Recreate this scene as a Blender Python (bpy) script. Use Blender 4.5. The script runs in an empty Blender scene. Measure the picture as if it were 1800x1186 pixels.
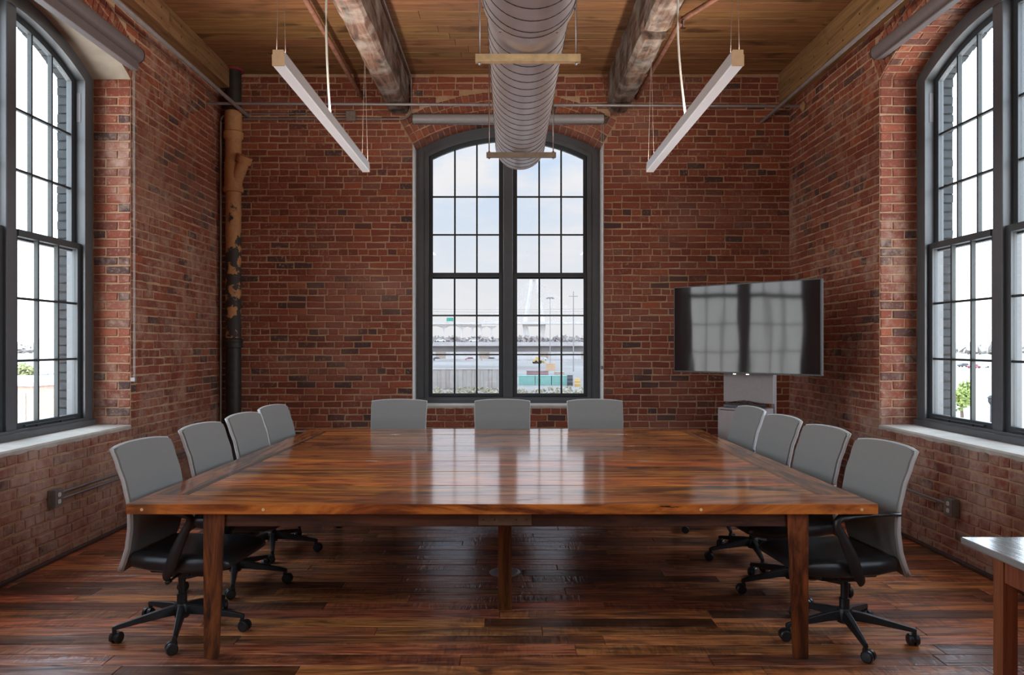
import bpy, bmesh, math, random
from math import sin, cos, pi, radians, sqrt, atan2, asin
from mathutils import Vector, Matrix

random.seed(7)
SC = bpy.context.scene
COL = SC.collection

# ------------------------------------------------------------------ camera
F, CX, CY, CZ = 1350.0, 893.0, 605.0, 1.53     # focal length in px, vanishing point, eye height
cam_d = bpy.data.cameras.new('camera')
cam = bpy.data.objects.new('camera', cam_d)
COL.objects.link(cam)
cam.location = (0, 0, CZ)
cam.rotation_euler = (radians(90), 0, 0)
cam_d.sensor_fit = 'HORIZONTAL'
cam_d.sensor_width = 36
cam_d.lens = F * 36 / 1800
cam_d.shift_x = (900 - CX) / 1800
cam_d.shift_y = (CY - 593) / 1800
cam_d.clip_end = 4000
cam_d.clip_start = 0.05
SC.camera = cam

# ------------------------------------------------------------------ view / world / light
SC.view_settings.view_transform = 'Standard'
SC.view_settings.look = 'None'
SC.view_settings.gamma = 1
SC.view_settings.use_curve_mapping = False
SC.view_settings.exposure = 0.16
SC.cycles.use_denoising = True
SC.cycles.max_bounces = 10
SC.cycles.diffuse_bounces = 6
SC.cycles.glossy_bounces = 4
SC.cycles.transparent_max_bounces = 16
SC.cycles.transmission_bounces = 6
SC.cycles.sample_clamp_indirect = 8
SC.cycles.caustics_reflective = False
SC.cycles.caustics_refractive = False

SKY_SIDE, SKY_AHEAD = 9.0, 2.6

def make_world():
    w = bpy.data.worlds.new('hazy_sky')
    SC.world = w
    w.use_nodes = True
    nt = w.node_tree
    nt.nodes.clear()
    N = nt.nodes.new
    L = nt.links.new
    out = N('ShaderNodeOutputWorld'); bg = N('ShaderNodeBackground')
    tc = N('ShaderNodeTexCoord'); sep = N('ShaderNodeSeparateXYZ')
    L(tc.outputs['Generated'], sep.inputs[0])
    ramp = N('ShaderNodeValToRGB')
    ramp.color_ramp.elements[0].position = 0.0
    ramp.color_ramp.elements[0].color = (.84, .84, .835, 1)
    ramp.color_ramp.elements[1].position = .30
    ramp.color_ramp.elements[1].color = (.50, .69, .93, 1)
    e = ramp.color_ramp.elements.new(.08); e.color = (.80, .83, .86, 1)
    L(sep.outputs['Z'], ramp.inputs[0])
    mp = N('ShaderNodeMapping'); mp.inputs['Scale'].default_value = (5, 5, 16)
    L(tc.outputs['Generated'], mp.inputs[0])
    nz = N('ShaderNodeTexNoise'); nz.inputs['Scale'].default_value = 1.0
    nz.inputs['Detail'].default_value = 5; nz.inputs['Roughness'].default_value = .55
    L(mp.outputs[0], nz.inputs[0])
    cr = N('ShaderNodeValToRGB')
    cr.color_ramp.elements[0].position = .45; cr.color_ramp.elements[1].position = .64
    L(nz.outputs[0], cr.inputs[0])
    mix = N('ShaderNodeMix'); mix.data_type = 'RGBA'
    L(cr.outputs[0], mix.inputs['Factor'])
    L(ramp.outputs[0], mix.inputs['A'])
    mix.inputs['B'].default_value = (.86, .86, .87, 1)
    mr = N('ShaderNodeMapRange'); mr.interpolation_type = 'SMOOTHSTEP'
    mr.inputs['From Min'].default_value = .60; mr.inputs['From Max'].default_value = 1.0
    mr.inputs['To Min'].default_value = SKY_SIDE; mr.inputs['To Max'].default_value = SKY_AHEAD
    L(sep.outputs['Y'], mr.inputs['Value'])
    L(mix.outputs['Result'], bg.inputs['Color'])
    L(mr.outputs[0], bg.inputs['Strength'])
    L(bg.outputs[0], out.inputs[0])
    w.cycles.sampling_method = 'AUTOMATIC'
make_world()

ROOM_L, ROOM_R, BACK, CEIL, REAR = -3.21, 3.16, 8.62, 4.56, -2.6
WT = .62                                        # wall thickness
OPEN_A, SILL, SPRING, SAG = 1.07, .84, 3.784, .287
ARC_R = (OPEN_A ** 2 + SAG ** 2) / (2 * SAG)
ARC_C = SPRING + SAG - ARC_R

def portal(name, loc, rot, sx, sy):
    d = bpy.data.lights.new(name, 'AREA')
    d.shape = 'RECTANGLE'; d.size = sx; d.size_y = sy
    d.cycles.is_portal = True
    o = bpy.data.objects.new(name, d); COL.objects.link(o)
    o.location = loc; o.rotation_euler = rot
ZM = (SILL + 4.07) / 2
portal('daylight_portal', (0, BACK + WT + .02, ZM), (radians(-90), 0, 0), 2.14, 3.23)
for yc in (5.46, 1.6):
    portal('daylight_portal', (ROOM_L - WT - .02, yc, ZM), (0, radians(-90), 0), 3.23, 2.14)
    portal('daylight_portal', (ROOM_R + WT + .02, yc, ZM), (0, radians(90), 0), 3.23, 2.14)

# added fill lights behind the viewpoint, unseen, to brighten the foreground floor
for lx in (-2.6, 2.6):
    d = bpy.data.lights.new('rear_fill_light', 'AREA'); d.shape = 'RECTANGLE'; d.size = .8; d.size_y = 2.6; d.energy = 32; d.color = (1, .92, .82)
    o = bpy.data.objects.new('rear_fill_light', d); COL.objects.link(o); o.location = (lx, -.6, 4.3)

# ------------------------------------------------------------------ materials
MATS = {}

class NG:
    """small wrapper for building a material's node tree"""
    def __init__(self, name):
        self.m = bpy.data.materials.new(name)
        self.m.use_nodes = True
        self.nt = self.m.node_tree
        self.nt.nodes.clear()
        self.out = self.n('ShaderNodeOutputMaterial')
        self.p = self.n('ShaderNodeBsdfPrincipled')
        self.l(self.p.outputs[0], self.out.inputs[0])
        MATS[name] = self.m
    def n(self, t, **kw):
        o = self.nt.nodes.new(t)
        for k, v in kw.items():
            if k in o.inputs: o.inputs[k].default_value = v
            else: setattr(o, k, v)
        return o
    def l(self, a, b): self.nt.links.new(a, b)
    def ramp(self, src, stops, interp='LINEAR'):
        r = self.n('ShaderNodeValToRGB')
        r.color_ramp.interpolation = interp
        els = r.color_ramp.elements
        els[0].position = stops[0][0]; els[0].color = (*stops[0][1], 1)
        els[1].position = stops[-1][0]; els[1].color = (*stops[-1][1], 1)
        for p_, c_ in stops[1:-1]:
            e = els.new(p_); e.color = (*c_, 1)
        self.l(src, r.inputs[0])
        return r.outputs[0]
    def fac(self, src, a, b):
        r = self.n('ShaderNodeMapRange')
        r.inputs['From Min'].default_value = a; r.inputs['From Max'].default_value = b
        self.l(src, r.inputs['Value'])
        return r.outputs[0]
    def math(self, op, a, b=None):
        r = self.n('ShaderNodeMath', operation=op)
        for i, v in enumerate((a, b)):
            if v is None: continue
            if isinstance(v, (int, float)): r.inputs[i].default_value = v
            else: self.l(v, r.inputs[i])
        return r.outputs[0]
    def mix(self, f, a, b, blend='MIX'):
        r = self.n('ShaderNodeMix', data_type='RGBA', blend_type=blend)
        for k, v in (('Factor', f), ('A', a), ('B', b)):
            if isinstance(v, (int, float)): r.inputs[k].default_value = v
            elif isinstance(v, tuple): r.inputs[k].default_value = (*v, 1)
            else: self.l(v, r.inputs[k])
        return r.outputs['Result']
    def noise(self, coord, scale, detail=4, rough=.5, dist=0.0):
        r = self.n('ShaderNodeTexNoise')
        r.inputs['Scale'].default_value = scale; r.inputs['Detail'].default_value = detail
        r.inputs['Roughness'].default_value = rough; r.inputs['Distortion'].default_value = dist
        self.l(coord, r.inputs[0])
        return r.outputs[0]
    def pos(self): return self.n('ShaderNodeNewGeometry').outputs['Position']
    def obj(self): return self.n('ShaderNodeTexCoord').outputs['Object']
    def mapped(self, coord, scale, offset=None):
        r = self.n('ShaderNodeMapping'); r.inputs['Scale'].default_value = scale
        self.l(coord, r.inputs[0])
        if offset is not None: self.l(offset, r.inputs['Location'])
        return r.outputs[0]
    def bump(self, h, strength, dist=.01):
        b = self.n('ShaderNodeBump'); b.inputs['Strength'].default_value = strength
        b.inputs['Distance'].default_value = dist
        self.l(h, b.inputs['Height']); self.l(b.outputs[0], self.p.inputs['Normal']); self.l(b.outputs[0], self.p.inputs['Coat Normal'])
    def set(self, **kw):
        for k, v in kw.items():
            k = k.replace('_', ' ')
            i = self.p.inputs[k]
            if isinstance(v, tuple): i.default_value = (*v, 1)
            elif isinstance(v, (int, float)): i.default_value = v
            else: self.l(v, i)
        return self.m

def plain(name, c, rough=.5, metal=0.0, var=.12, scale=30, bump=0.0, coat=0.0):
    g = NG(name)
    nz = g.noise(g.obj(), scale, 4)
    col = g.mix(g.fac(nz, .3, .7), tuple(x * (1 - var) for x in c), tuple(min(1, x * (1 + var)) for x in c))
    g.set(Base_Color=col, Roughness=rough, Metallic=metal, Coat_Weight=coat)
    if bump: g.bump(nz, bump, .004)
    return g.m

def brick_mat(name, single, worn=False):
    g = NG(name)
    if single: t = g.n('ShaderNodeObjectInfo').outputs['Random']
    else: t = g.n('ShaderNodeAttribute', attribute_name='tint').outputs['Fac']
    base = g.ramp(t, [(0, (.060, .036, .034)), (.05, (.085, .046, .040)), (.11, (.185, .047, .027)), (.40, (.25, .060, .031)),
                      (.62, (.30, .077, .039)), (.84, (.235, .070, .045)), (.95, (.37, .096, .043)), (1.0, (.17, .083, .060))])
    p = g.pos()
    fine = g.noise(p, 55, 5, .65)
    base = g.mix(g.fac(fine, .35, .75), base, g.mix(.5, base, (.13, .040, .030)), 'MIX')
    speck = g.noise(p, 38, 3, .6)
    big = g.noise(p, 1.3, 3, .55)
    smear = g.math('MULTIPLY', g.fac(speck, .56, .72), g.fac(big, .38, .68))
    base = g.mix(g.math('MULTIPLY', smear, .75), base, (.50, .36, .27))
    haze = g.noise(g.mapped(p, (1.1, 1.1, 1.8)), .8, 4, .6)
    base = g.mix(g.math('MULTIPLY', g.fac(haze, .50, .80), .45), base, (.42, .25, .20))
    if worn:      # old mortar smeared over the brickwork, most of it low down and round the openings
        sz = g.n('ShaderNodeSeparateXYZ'); g.l(p, sz.inputs[0])
        low = g.math('MULTIPLY', g.fac(sz.outputs['Z'], 1.3, .5), .09)
        w1 = g.noise(p, 1.7, 6, .62); w2 = g.noise(p, 11, 5, .65)
        ws = g.math('ADD', g.math('ADD', g.math('MULTIPLY', w1, .55), g.math('MULTIPLY', w2, .45)), low)
        base = g.mix(g.math('MULTIPLY', g.fac(ws, .49, .64), .78), base, g.mix(w2, (.34, .19, .14), (.52, .37, .29)))
    g.bump(g.noise(p, 70, 5, .6), .5, .004)
    g.set(Base_Color=base, Roughness=.78, Specular_IOR_Level=.35)
    return g.m

def wood_mat(name, stops, along='x', rough=.4, coat=0.0, long=1.2, cross=16, rnd=.5, bump=.25, marks=0.0, knots=.5, spec=.5, wear=0.0, crough=.12, cior=1.5, pits=0.0):
    """stops: light-to-dark grain colours; rnd: how much one piece differs from the next"""
    g = NG(name)
    o = g.obj()
    rv = g.n('ShaderNodeObjectInfo').outputs['Random']
    off = g.n('ShaderNodeCombineXYZ')
    g.l(g.math('MULTIPLY', rv, 37.0), off.inputs[0]); g.l(g.math('MULTIPLY', rv, 91.0), off.inputs[1]); g.l(g.math('MULTIPLY', rv, 53.0), off.inputs[2])
    sc = {'x': (long, cross, cross), 'y': (cross, long, cross), 'z': (cross, cross, long)}[along]
    c = g.mapped(o, sc, off.outputs[0])
    grain = g.noise(c, 1.0, 7, .62, 2.2)
    col = g.ramp(grain, stops)
    sc2 = {'x': (long * 1.6, cross * 5, cross * 5), 'y': (cross * 5, long * 1.6, cross * 5), 'z': (cross * 5, cross * 5, long * 1.6)}[along]
    fine = g.noise(g.mapped(o, sc2, off.outputs[0]), 1.0, 4, .6)
    col = g.mix(g.math('MULTIPLY', g.fac(fine, .50, .78), .55), col, tuple(x * .35 for x in stops[0][1]))
    if knots:
        sk = {'x': (1.6, 4.2, 4.2), 'y': (4.2, 1.6, 4.2), 'z': (4.2, 4.2, 1.6)}[along]
        kn = g.noise(g.mapped(o, sk, off.outputs[0]), 1.0, 3, .5, .8)
        col = g.mix(g.math('MULTIPLY', g.fac(kn, .57, .70), knots), col, tuple(x * .28 for x in stops[0][1]))
    hsv = g.n('ShaderNodeHueSaturation')
    wn = g.n('ShaderNodeTexWhiteNoise', noise_dimensions='1D')
    g.l(rv, wn.inputs['W'])
    v = g.math('ADD', g.math('MULTIPLY', wn.outputs['Value'], 2 * rnd), 1 - rnd)
    g.l(v, hsv.inputs['Value']); g.l(col, hsv.inputs['Color'])
    g.l(g.math('ADD', g.math('MULTIPLY', rv, .022), .489), hsv.inputs['Hue'])
    col = hsv.outputs[0]
    if wear:
        wz = g.noise(g.pos(), 3.4, 6, .65)
        col = g.mix(g.math('MULTIPLY', g.fac(wz, .45, .7), wear), col, (.36, .33, .30))
    h = g.math('ADD', grain, g.math('MULTIPLY', fine, .6))
    cw = coat
    if pits:
        pc = {'x': (5, 24, 24), 'y': (24, 5, 24), 'z': (24, 24, 5)}[along]
        pm = g.fac(g.noise(g.mapped(o, pc, off.outputs[0]), 1.0, 4, .6, 1.0), .66, .70)
        pa = g.fac(g.noise(o, 2.2, 2, .5), .48, .58)
        pm = g.math('MULTIPLY', g.math('MULTIPLY', pm, pa), pits)
        col = g.mix(pm, col, (.012, .006, .004))
        cw = g.math('MULTIPLY', g.math('SUBTRACT', 1.0, pm), coat)
        h = g.math('SUBTRACT', h, g.math('MULTIPLY', pm, 2.0))
    if marks:
        sm = {'x': (40, 6, 6), 'y': (6, 40, 6), 'z': (6, 6, 40)}[along]
        mp = g.n('ShaderNodeMapping'); g.l(o, mp.inputs[0]); g.l(off.outputs[0], mp.inputs['Location'])
        mp.inputs['Scale'].default_value = sm; mp.inputs['Rotation'].default_value = (0, 0, .9 if along == 'x' else 0)
        mk = g.noise(mp.outputs[0], 1.0, 2, .5, .6)
        mk = g.math('MULTIPLY', mk, g.fac(g.noise(g.mapped(o, (1.5, 4, 4), off.outputs[0]), 1.0, 2), .42, .6))
        h = g.math('ADD', h, g.math('MULTIPLY', mk, marks))
        col = g.mix(g.math('MULTIPLY', g.fac(mk, .35, .62), .45), col, tuple(x * .5 for x in stops[0][1]))
    g.bump(h, bump, .006)
    g.set(Base_Color=col, Roughness=rough, Coat_Weight=cw, Coat_Roughness=crough, Coat_IOR=cior, Specular_IOR_Level=spec)
    return g.m

def glass_mat(name, tint):
    g = NG(name)
    g.nt.nodes.remove(g.p)
    tr = g.n('ShaderNodeBsdfTransparent'); tr.inputs[0].default_value = (*tint, 1)
    gl = g.n('ShaderNodeBsdfGlossy'); gl.inputs['Roughness'].default_value = .02
    lw = g.n('ShaderNodeLayerWeight'); lw.inputs[0].default_value = .5
    fr = g.math('ADD', g.math('MULTIPLY', g.math('POWER', lw.outputs['Facing'], 5.0), .9), .035)
    mx = g.n('ShaderNodeMixShader')
    g.l(fr, mx.inputs[0]); g.l(tr.outputs[0], mx.inputs[1]); g.l(gl.outputs[0], mx.inputs[2])
    g.l(mx.outputs[0], g.out.inputs[0])
    return g.m

def mortar_mat():
    g = NG('mortar')
    p = g.pos()
    a = g.noise(p, 3, 5, .6); b = g.noise(p, 60, 5, .7)
    col = g.ramp(a, [(.3, (.36, .20, .115)), (.5, (.47, .29, .175)), (.7, (.56, .385, .25))])
    col = g.mix(g.math('MULTIPLY', g.fac(b, .45, .75), .5), col, (.27, .13, .09))
    g.bump(b, .6, .005)
    g.set(Base_Color=col, Roughness=.9, Specular_IOR_Level=.2)
    return g.m

M_BRICK1 = brick_mat('brick_single', True)
M_BRICKN = brick_mat('brick_mass', False)
M_BRICK1W = brick_mat('worn_brick_single', True, True)
M_BRICKNW = brick_mat('worn_brick_mass', False, True)
M_MORTAR = mortar_mat()
M_PLASTER = plain('plaster', (.36, .30, .24), .85, var=.22, scale=5, bump=.3)
M_LIT_REVEAL = plain('lit_reveal', (.74, .70, .66), .85, var=.15, scale=18, bump=.4)  # pale colour stands in for sky light grazing the far window's brick jambs
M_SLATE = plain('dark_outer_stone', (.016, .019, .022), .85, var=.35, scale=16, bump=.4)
M_SILL = plain('sill_plaster', (.50, .45, .39), .7, var=.12, scale=9, bump=.25)
M_FRAME = plain('window_paint', (.095, .100, .108), .38, var=.06, scale=12)
M_MUNTIN = plain('muntin_paint_dimmed', (.022, .027, .028), .5, var=.06, scale=12)  # window paint, darkened further to offset the bright sky on the muntins
M_SASH = plain('sash_paint_dimmed', (.050, .056, .062), .42, var=.06, scale=12)  # window paint darkened to offset the sky light falling on the sashes
M_GLASS = glass_mat('clear_glass', (.97, .985, .98))
M_GLASS_T = glass_mat('dimming_glass', (.60, .60, .605))  # grey tint added to the panes to dim the bright outdoors
M_FLOOR = wood_mat('floor_wood', [(.28, (.045, .017, .010)), (.43, (.24, .074, .028)), (.56, (.56, .185, .060)), (.78, (.74, .30, .11))],
                   'x', rough=.48, coat=.8, crough=.17, cior=1.6, long=1.5, cross=13, rnd=.74, bump=.38, marks=2.2, knots=.6, wear=.10)
M_TABLE = wood_mat('table_wood', [(.32, (.028, .007, .003)), (.43, (.24, .056, .010)), (.55, (.60, .175, .026)), (.76, (.84, .33, .06))],
                   'x', rough=.35, coat=1.0, crough=.12, cior=1.65, long=1.0, cross=6, rnd=.40, bump=.025, knots=.9, pits=1.0)
M_TABLE_Y = wood_mat('table_end_wood', [(.32, (.028, .007, .003)), (.44, (.20, .048, .009)), (.56, (.46, .13, .022)), (.76, (.66, .24, .05))],
                     'y', rough=.35, coat=1.0, crough=.12, cior=1.6, long=.9, cross=9, rnd=.2, bump=.03, knots=.7)
M_TABLE_DARK = wood_mat('inlay_dark', [(.3, (.03, .012, .006)), (.5, (.06, .022, .010)), (.75, (.11, .045, .02))], 'y', .24, .4, rnd=.1, bump=.03, knots=0)
M_TABLE_LIGHT = wood_mat('inlay_light', [(.3, (.16, .06, .018)), (.5, (.27, .115, .035)), (.75, (.36, .17, .06))], 'y', .24, .4, rnd=.1, bump=.03, knots=0)
M_APRON = wood_mat('shaded_apron_wood', [(.30, (.018, .007, .004)), (.45, (.055, .020, .010)), (.6, (.10, .036, .016)), (.8, (.16, .06, .025))], 'x', rough=.5, long=1.0, cross=9, rnd=.1, bump=.2, knots=.5)  # table wood with the shade under the top put into its colour
M_TABLE_Z = wood_mat('leg_wood', [(.34, (.02, .006, .003)), (.46, (.08, .022, .007)), (.57, (.19, .055, .014)), (.76, (.30, .10, .025))],
                     'z', rough=.4, coat=.2, long=1.5, cross=12, rnd=.15, bump=.3, knots=.6)
M_CEIL = wood_mat('ceiling_wood', [(.26, (.10, .043, .016)), (.42, (.185, .085, .033)), (.6, (.26, .125, .050)), (.8, (.31, .155, .066))],
                  'x', rough=.55, coat=0, long=.8, cross=14, rnd=.15, bump=.3, knots=.7)
M_BEAM = wood_mat('beam_wood', [(.32, (.014, .008, .006)), (.45, (.07, .034, .020)), (.57, (.13, .072, .045)), (.78, (.21, .14, .10))],
                  'y', rough=.75, long=1.0, cross=9, rnd=.1, bump=.8, knots=.8, wear=.62)
M_BEAM2 = wood_mat('clean_beam_wood', [(.26, (.12, .058, .024)), (.42, (.21, .105, .045)), (.56, (.28, .145, .064)), (.78, (.34, .19, .09))],
                   'y', rough=.65, long=.7, cross=12, rnd=.1, bump=.3, knots=.5)
M_BASEB = plain('baseboard_wood', (.055, .028, .020), .5, var=.25, scale=8)
M_BLACK = plain('black_plastic', (.016, .016, .017), .42, var=.1, scale=40)
M_BLACK2 = plain('black_leather', (.020, .021, .023), .36, var=.15, scale=160, bump=.06)
M_FABRIC = plain('grey_fabric', (.215, .220, .213), .8, var=.14, scale=420, bump=.10)
M_RIM = plain('pale_grey_rim', (.55, .56, .55), .35, var=.05)
M_BRUSHED = plain('brushed_steel', (.62, .62, .63), .35, .35, var=.06)
M_CHROME = plain('chrome', (.72, .73, .75), .16, 1.0, var=.05)
M_STEEL = plain('galvanised_steel', (.52, .48, .46), .40, .35, var=.12, scale=14)
M_DUCT = plain('duct_metal', (.54, .47, .455), .40, .50, var=.10, scale=6)
M_SEAM = plain('dark_seam', (.05, .043, .045), .6, .3)
M_STRUT = plain('tan_strut', (.88, .64, .34), .5, .25, var=.15, scale=20)
M_STRUT2 = plain('bronze_strut', (.32, .24, .17), .5, .3, var=.15, scale=20)
M_CONDUIT = plain('conduit_grey', (.30, .27, .27), .45, .5, var=.12, scale=12)
M_PIPE_DK = plain('iron_pipe', (.030, .023, .021), .55, .2, var=.35, scale=14, bump=.2)
M_PIPE_RUST = plain('rusty_pipe', (.20, .085, .055), .75, .1, var=.4, scale=22, bump=.3)
M_LAMP = plain('lamp_aluminium', (.74, .73, .74), .38, .15, var=.03)
M_CAP = plain('tan_end_cap', (.95, .66, .38), .5, 0, var=.06)
M_CORD = plain('white_cord', (.40, .39, .36), .5, 0, var=.04)
M_WIRE = plain('steel_wire', (.45, .38, .34), .4, .6, var=.05)
M_SHADE = plain('shade_cassette', (.17, .145, .15), .42, .1, var=.05)
M_SHADE_W = plain('pale_shade_cassette', (.30, .285, .29), .42, .1, var=.05)
M_CABINET = plain('grey_cabinet', (.30, .26, .26), .5, .0, var=.05)
M_CABDARK = plain('dark_cabinet', (.05, .045, .045), .5, .0, var=.05)
M_BRACKET = plain('bracket_metal', (.12, .075, .045), .5, .3, var=.2)
M_TOPGREY = wood_mat('grey_table_top', [(.28, (.16, .15, .14)), (.5, (.26, .25, .24)), (.78, (.36, .35, .34))], 'y', .16, .6, long=1.0, cross=8, rnd=.05, bump=.08, knots=.5)
M_REDWOOD = wood_mat('red_oak', [(.28, (.13, .035, .014)), (.5, (.22, .065, .025)), (.78, (.30, .10, .04))], 'z', .42, .2, long=1.2, cross=18, rnd=.1, bump=.2, knots=.2)
M_BOX = plain('outlet_box_steel', (.22, .21, .20), .4, .4, var=.15, scale=20)
M_SOCKET = plain('ivory_socket', (.80, .74, .66), .4, var=.03)

def pipe_paint_mat():
    g = NG('pipe_peeling_paint')
    p = g.pos()
    nz = g.noise(p, 9, 5, .6)
    sep = g.n('ShaderNodeSeparateXYZ'); g.l(p, sep.inputs[0])
    lim = g.fac(sep.outputs['Z'], 2.35, 3.5)
    f = g.fac(g.math('ADD', nz, g.math('MULTIPLY', lim, .32)), .545, .575)
    tan = g.mix(g.fac(g.noise(p, 25, 3), .3, .7), (.38, .175, .07), (.48, .24, .10))
    g.set(Base_Color=g.mix(f, (.035, .026, .023), tan), Roughness=.7)
    g.bump(f, .3, .004)
    return g.m
M_PIPE_PAINT = pipe_paint_mat()

def screen_mat():
    g = NG('dark_screen')
    o = g.obj()
    wv = g.noise(g.mapped(o, (2.6, 1, .7)), 1.0, 2, .4)
    g.bump(wv, .10, .03)
    g.set(Base_Color=(.020, .013, .014), Roughness=.055, Specular_IOR_Level=.34)
    return g.m
M_SCREEN = screen_mat()

def lens_mat():
    g = NG('lamp_lens')
    g.set(Base_Color=(.80, .78, .80), Roughness=.45, Emission_Color=(1, .97, .98), Emission_Strength=.22)
    return g.m
M_LENS = lens_mat()

# ------------------------------------------------------------------ mesh building
class MB:
    def __init__(self):
        self.v, self.f, self.m, self.t = [], [], [], []
        self.cur = 0
        self.tint = 0.0
    def add(self, vs, fs, M=None):
        b = len(self.v)
        for v in vs:
            v = Vector(v)
            self.v.append(tuple(M @ v) if M is not None else tuple(v))
        for f in fs:
            self.f.append(tuple(b + i for i in f)); self.m.append(self.cur); self.t.append(self.tint)
        return self
    def box(self, x0, x1, y0, y1, z0, z1, M=None):
        vs = [(x, y, z) for x in (x0, x1) for y in (y0, y1) for z in (z0, z1)]
        fs = [(0, 1, 3, 2), (4, 6, 7, 5), (0, 4, 5, 1), (2, 3, 7, 6), (0, 2, 6, 4), (1, 5, 7, 3)]
        return self.add(vs, fs, M)
    def loft(self, loops, cap=True, M=None):
        n = len(loops[0]); vs = [p for lp in loops for p in lp]; fs = []
        for i in range(len(loops) - 1):
            for j in range(n):
                k = (j + 1) % n
                fs.append((i * n + j, i * n + k, (i + 1) * n + k, (i + 1) * n + j))
        if cap:
            fs.append(tuple(reversed(range(n)))); fs.append(tuple((len(loops) - 1) * n + j for j in range(n)))
        return self.add(vs, fs, M)
    def sweep(self, pts, rx, rz=None, n=8, M=None, up=(0, 0, 1), radii=None, cap=True):
        rz = rx if rz is None else rz
        pts = [Vector(p) for p in pts]; loops = []
        up = Vector(up)
        for i, p in enumerate(pts):
            t = (pts[min(i + 1, len(pts) - 1)] - pts[max(i - 1, 0)]).normalized()
            s = t.cross(up)
            if s.length < 1e-3: s = t.cross(Vector((0, 1, 0)) if abs(t.y) < .9 else Vector((1, 0, 0)))
            s.normalize(); u = s.cross(t).normalized()
            a, b = (rx, rz) if radii is None else radii[i]
            loops.append([tuple(p + s * (cos(2 * pi * k / n) * a) + u * (sin(2 * pi * k / n) * b)) for k in range(n)])
        return self.loft(loops, cap, M)
    def cyl(self, p0, p1, r, r1=None, n=16, M=None):
        return self.sweep([p0, p1], r, n=n, M=M, radii=[(r, r), (r if r1 is None else r1,) * 2])
    def lathe(self, prof, n=24, M=None, cap=True):
        """prof: (r, z) pairs, around z"""
        return self.loft([[(r * cos(2 * pi * k / n), r * sin(2 * pi * k / n), z) for k in range(n)] for r, z in prof], cap, M)
    def prism(self, poly, y0, y1, M=None):
        """poly of (x, z), extruded along y"""
        n = len(poly)
        vs = [(x, y0, z) for x, z in poly] + [(x, y1, z) for x, z in poly]
        fs = [tuple(range(n)), tuple(reversed(range(n, 2 * n)))] + [(i, n + i, n + (i + 1) % n, (i + 1) % n) for i in range(n)]
        return self.add(vs, fs, M)
    def build(self, name, mat, parent=None, smooth=False, bevel=0.0, seg=2, fix=True, loc=None, sub=0, tint=False, autosmooth=None):
        me = bpy.data.meshes.new(name)
        me.from_pydata(self.v, [], self.f)
        for mm in (mat if isinstance(mat, (list, tuple)) else [mat]): me.materials.append(mm)
        if len(me.materials) > 1: me.polygons.foreach_set('material_index', self.m)
        if tint:
            at = me.attributes.new('tint', 'FLOAT', 'FACE'); at.data.foreach_set('value', self.t)
        if fix:
            bm = bmesh.new(); bm.from_mesh(me)
            bmesh.ops.recalc_face_normals(bm, faces=bm.faces)
            bm.to_mesh(me); bm.free()
        if smooth or autosmooth: me.polygons.foreach_set('use_smooth', [True] * len(me.polygons))
        if autosmooth and hasattr(me, 'set_sharp_from_angle'): me.set_sharp_from_angle(angle=radians(autosmooth))
        o = bpy.data.objects.new(name, me); COL.objects.link(o)
        if parent is not None: o.parent = parent
        if loc is not None: o.location = loc
        if bevel:
            b = o.modifiers.new('bevel', 'BEVEL'); b.width = bevel; b.segments = seg; b.limit_method = 'ANGLE'; b.angle_limit = radians(40)
        if sub:
            s = o.modifiers.new('sub', 'SUBSURF'); s.levels = sub; s.render_levels = sub
        return o

def tag(o, label=None, cat=None, group=None, kind=None):
    if label: o['label'] = label
    if cat: o['category'] = cat
    if group: o['group'] = group
    if kind: o['kind'] = kind
    return o

def empty(name, loc, rz=0.0, label=None, cat=None, group=None, kind=None):
    o = bpy.data.objects.new(name, None); COL.objects.link(o)
    o.location = loc; o.rotation_euler = (0, 0, rz); o.empty_display_size = .1
    return tag(o, label, cat, group, kind)

def copy_tree(o, parent=None):
    c = o.copy(); COL.objects.link(c)
    if parent is not None: c.parent = parent
    for ch in list(o.children): copy_tree(ch, c)
    return c

def T(x, y, z): return Matrix.Translation((x, y, z))
def RX(a): return Matrix.Rotation(a, 4, 'X')
def RY(a): return Matrix.Rotation(a, 4, 'Y')
def RZ(a): return Matrix.Rotation(a, 4, 'Z')
def px(p):
    return CX + F * p[0] / max(p[1], .01), CY + F * (CZ - p[2]) / max(p[1], .01)

# ------------------------------------------------------------------ walls
H90 = pi / 2
# wall frame: u along the wall, v outward through it, z up
WALLS = {
    'back': dict(a=0.0, O=Vector((0, BACK, 0)), u0=ROOM_L - WT, u1=ROOM_R + WT, b0=ROOM_L, b1=ROOM_R, op=[0.0]),
    'left': dict(a=H90, O=Vector((ROOM_L, 0, 0)), u0=REAR, u1=BACK, b0=REAR, b1=BACK, op=[1.6, 5.46]),
    'right': dict(a=-H90, O=Vector((ROOM_R, 0, 0)), u0=-BACK, u1=-REAR, b0=-BACK, b1=-REAR, op=[-5.46, -1.6]),
}
def wmat(w): return Matrix.Translation(w['O']) @ RZ(w['a'])
def arc_z(u, r=ARC_R): return ARC_C + sqrt(max(0, r * r - u * u))

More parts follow.
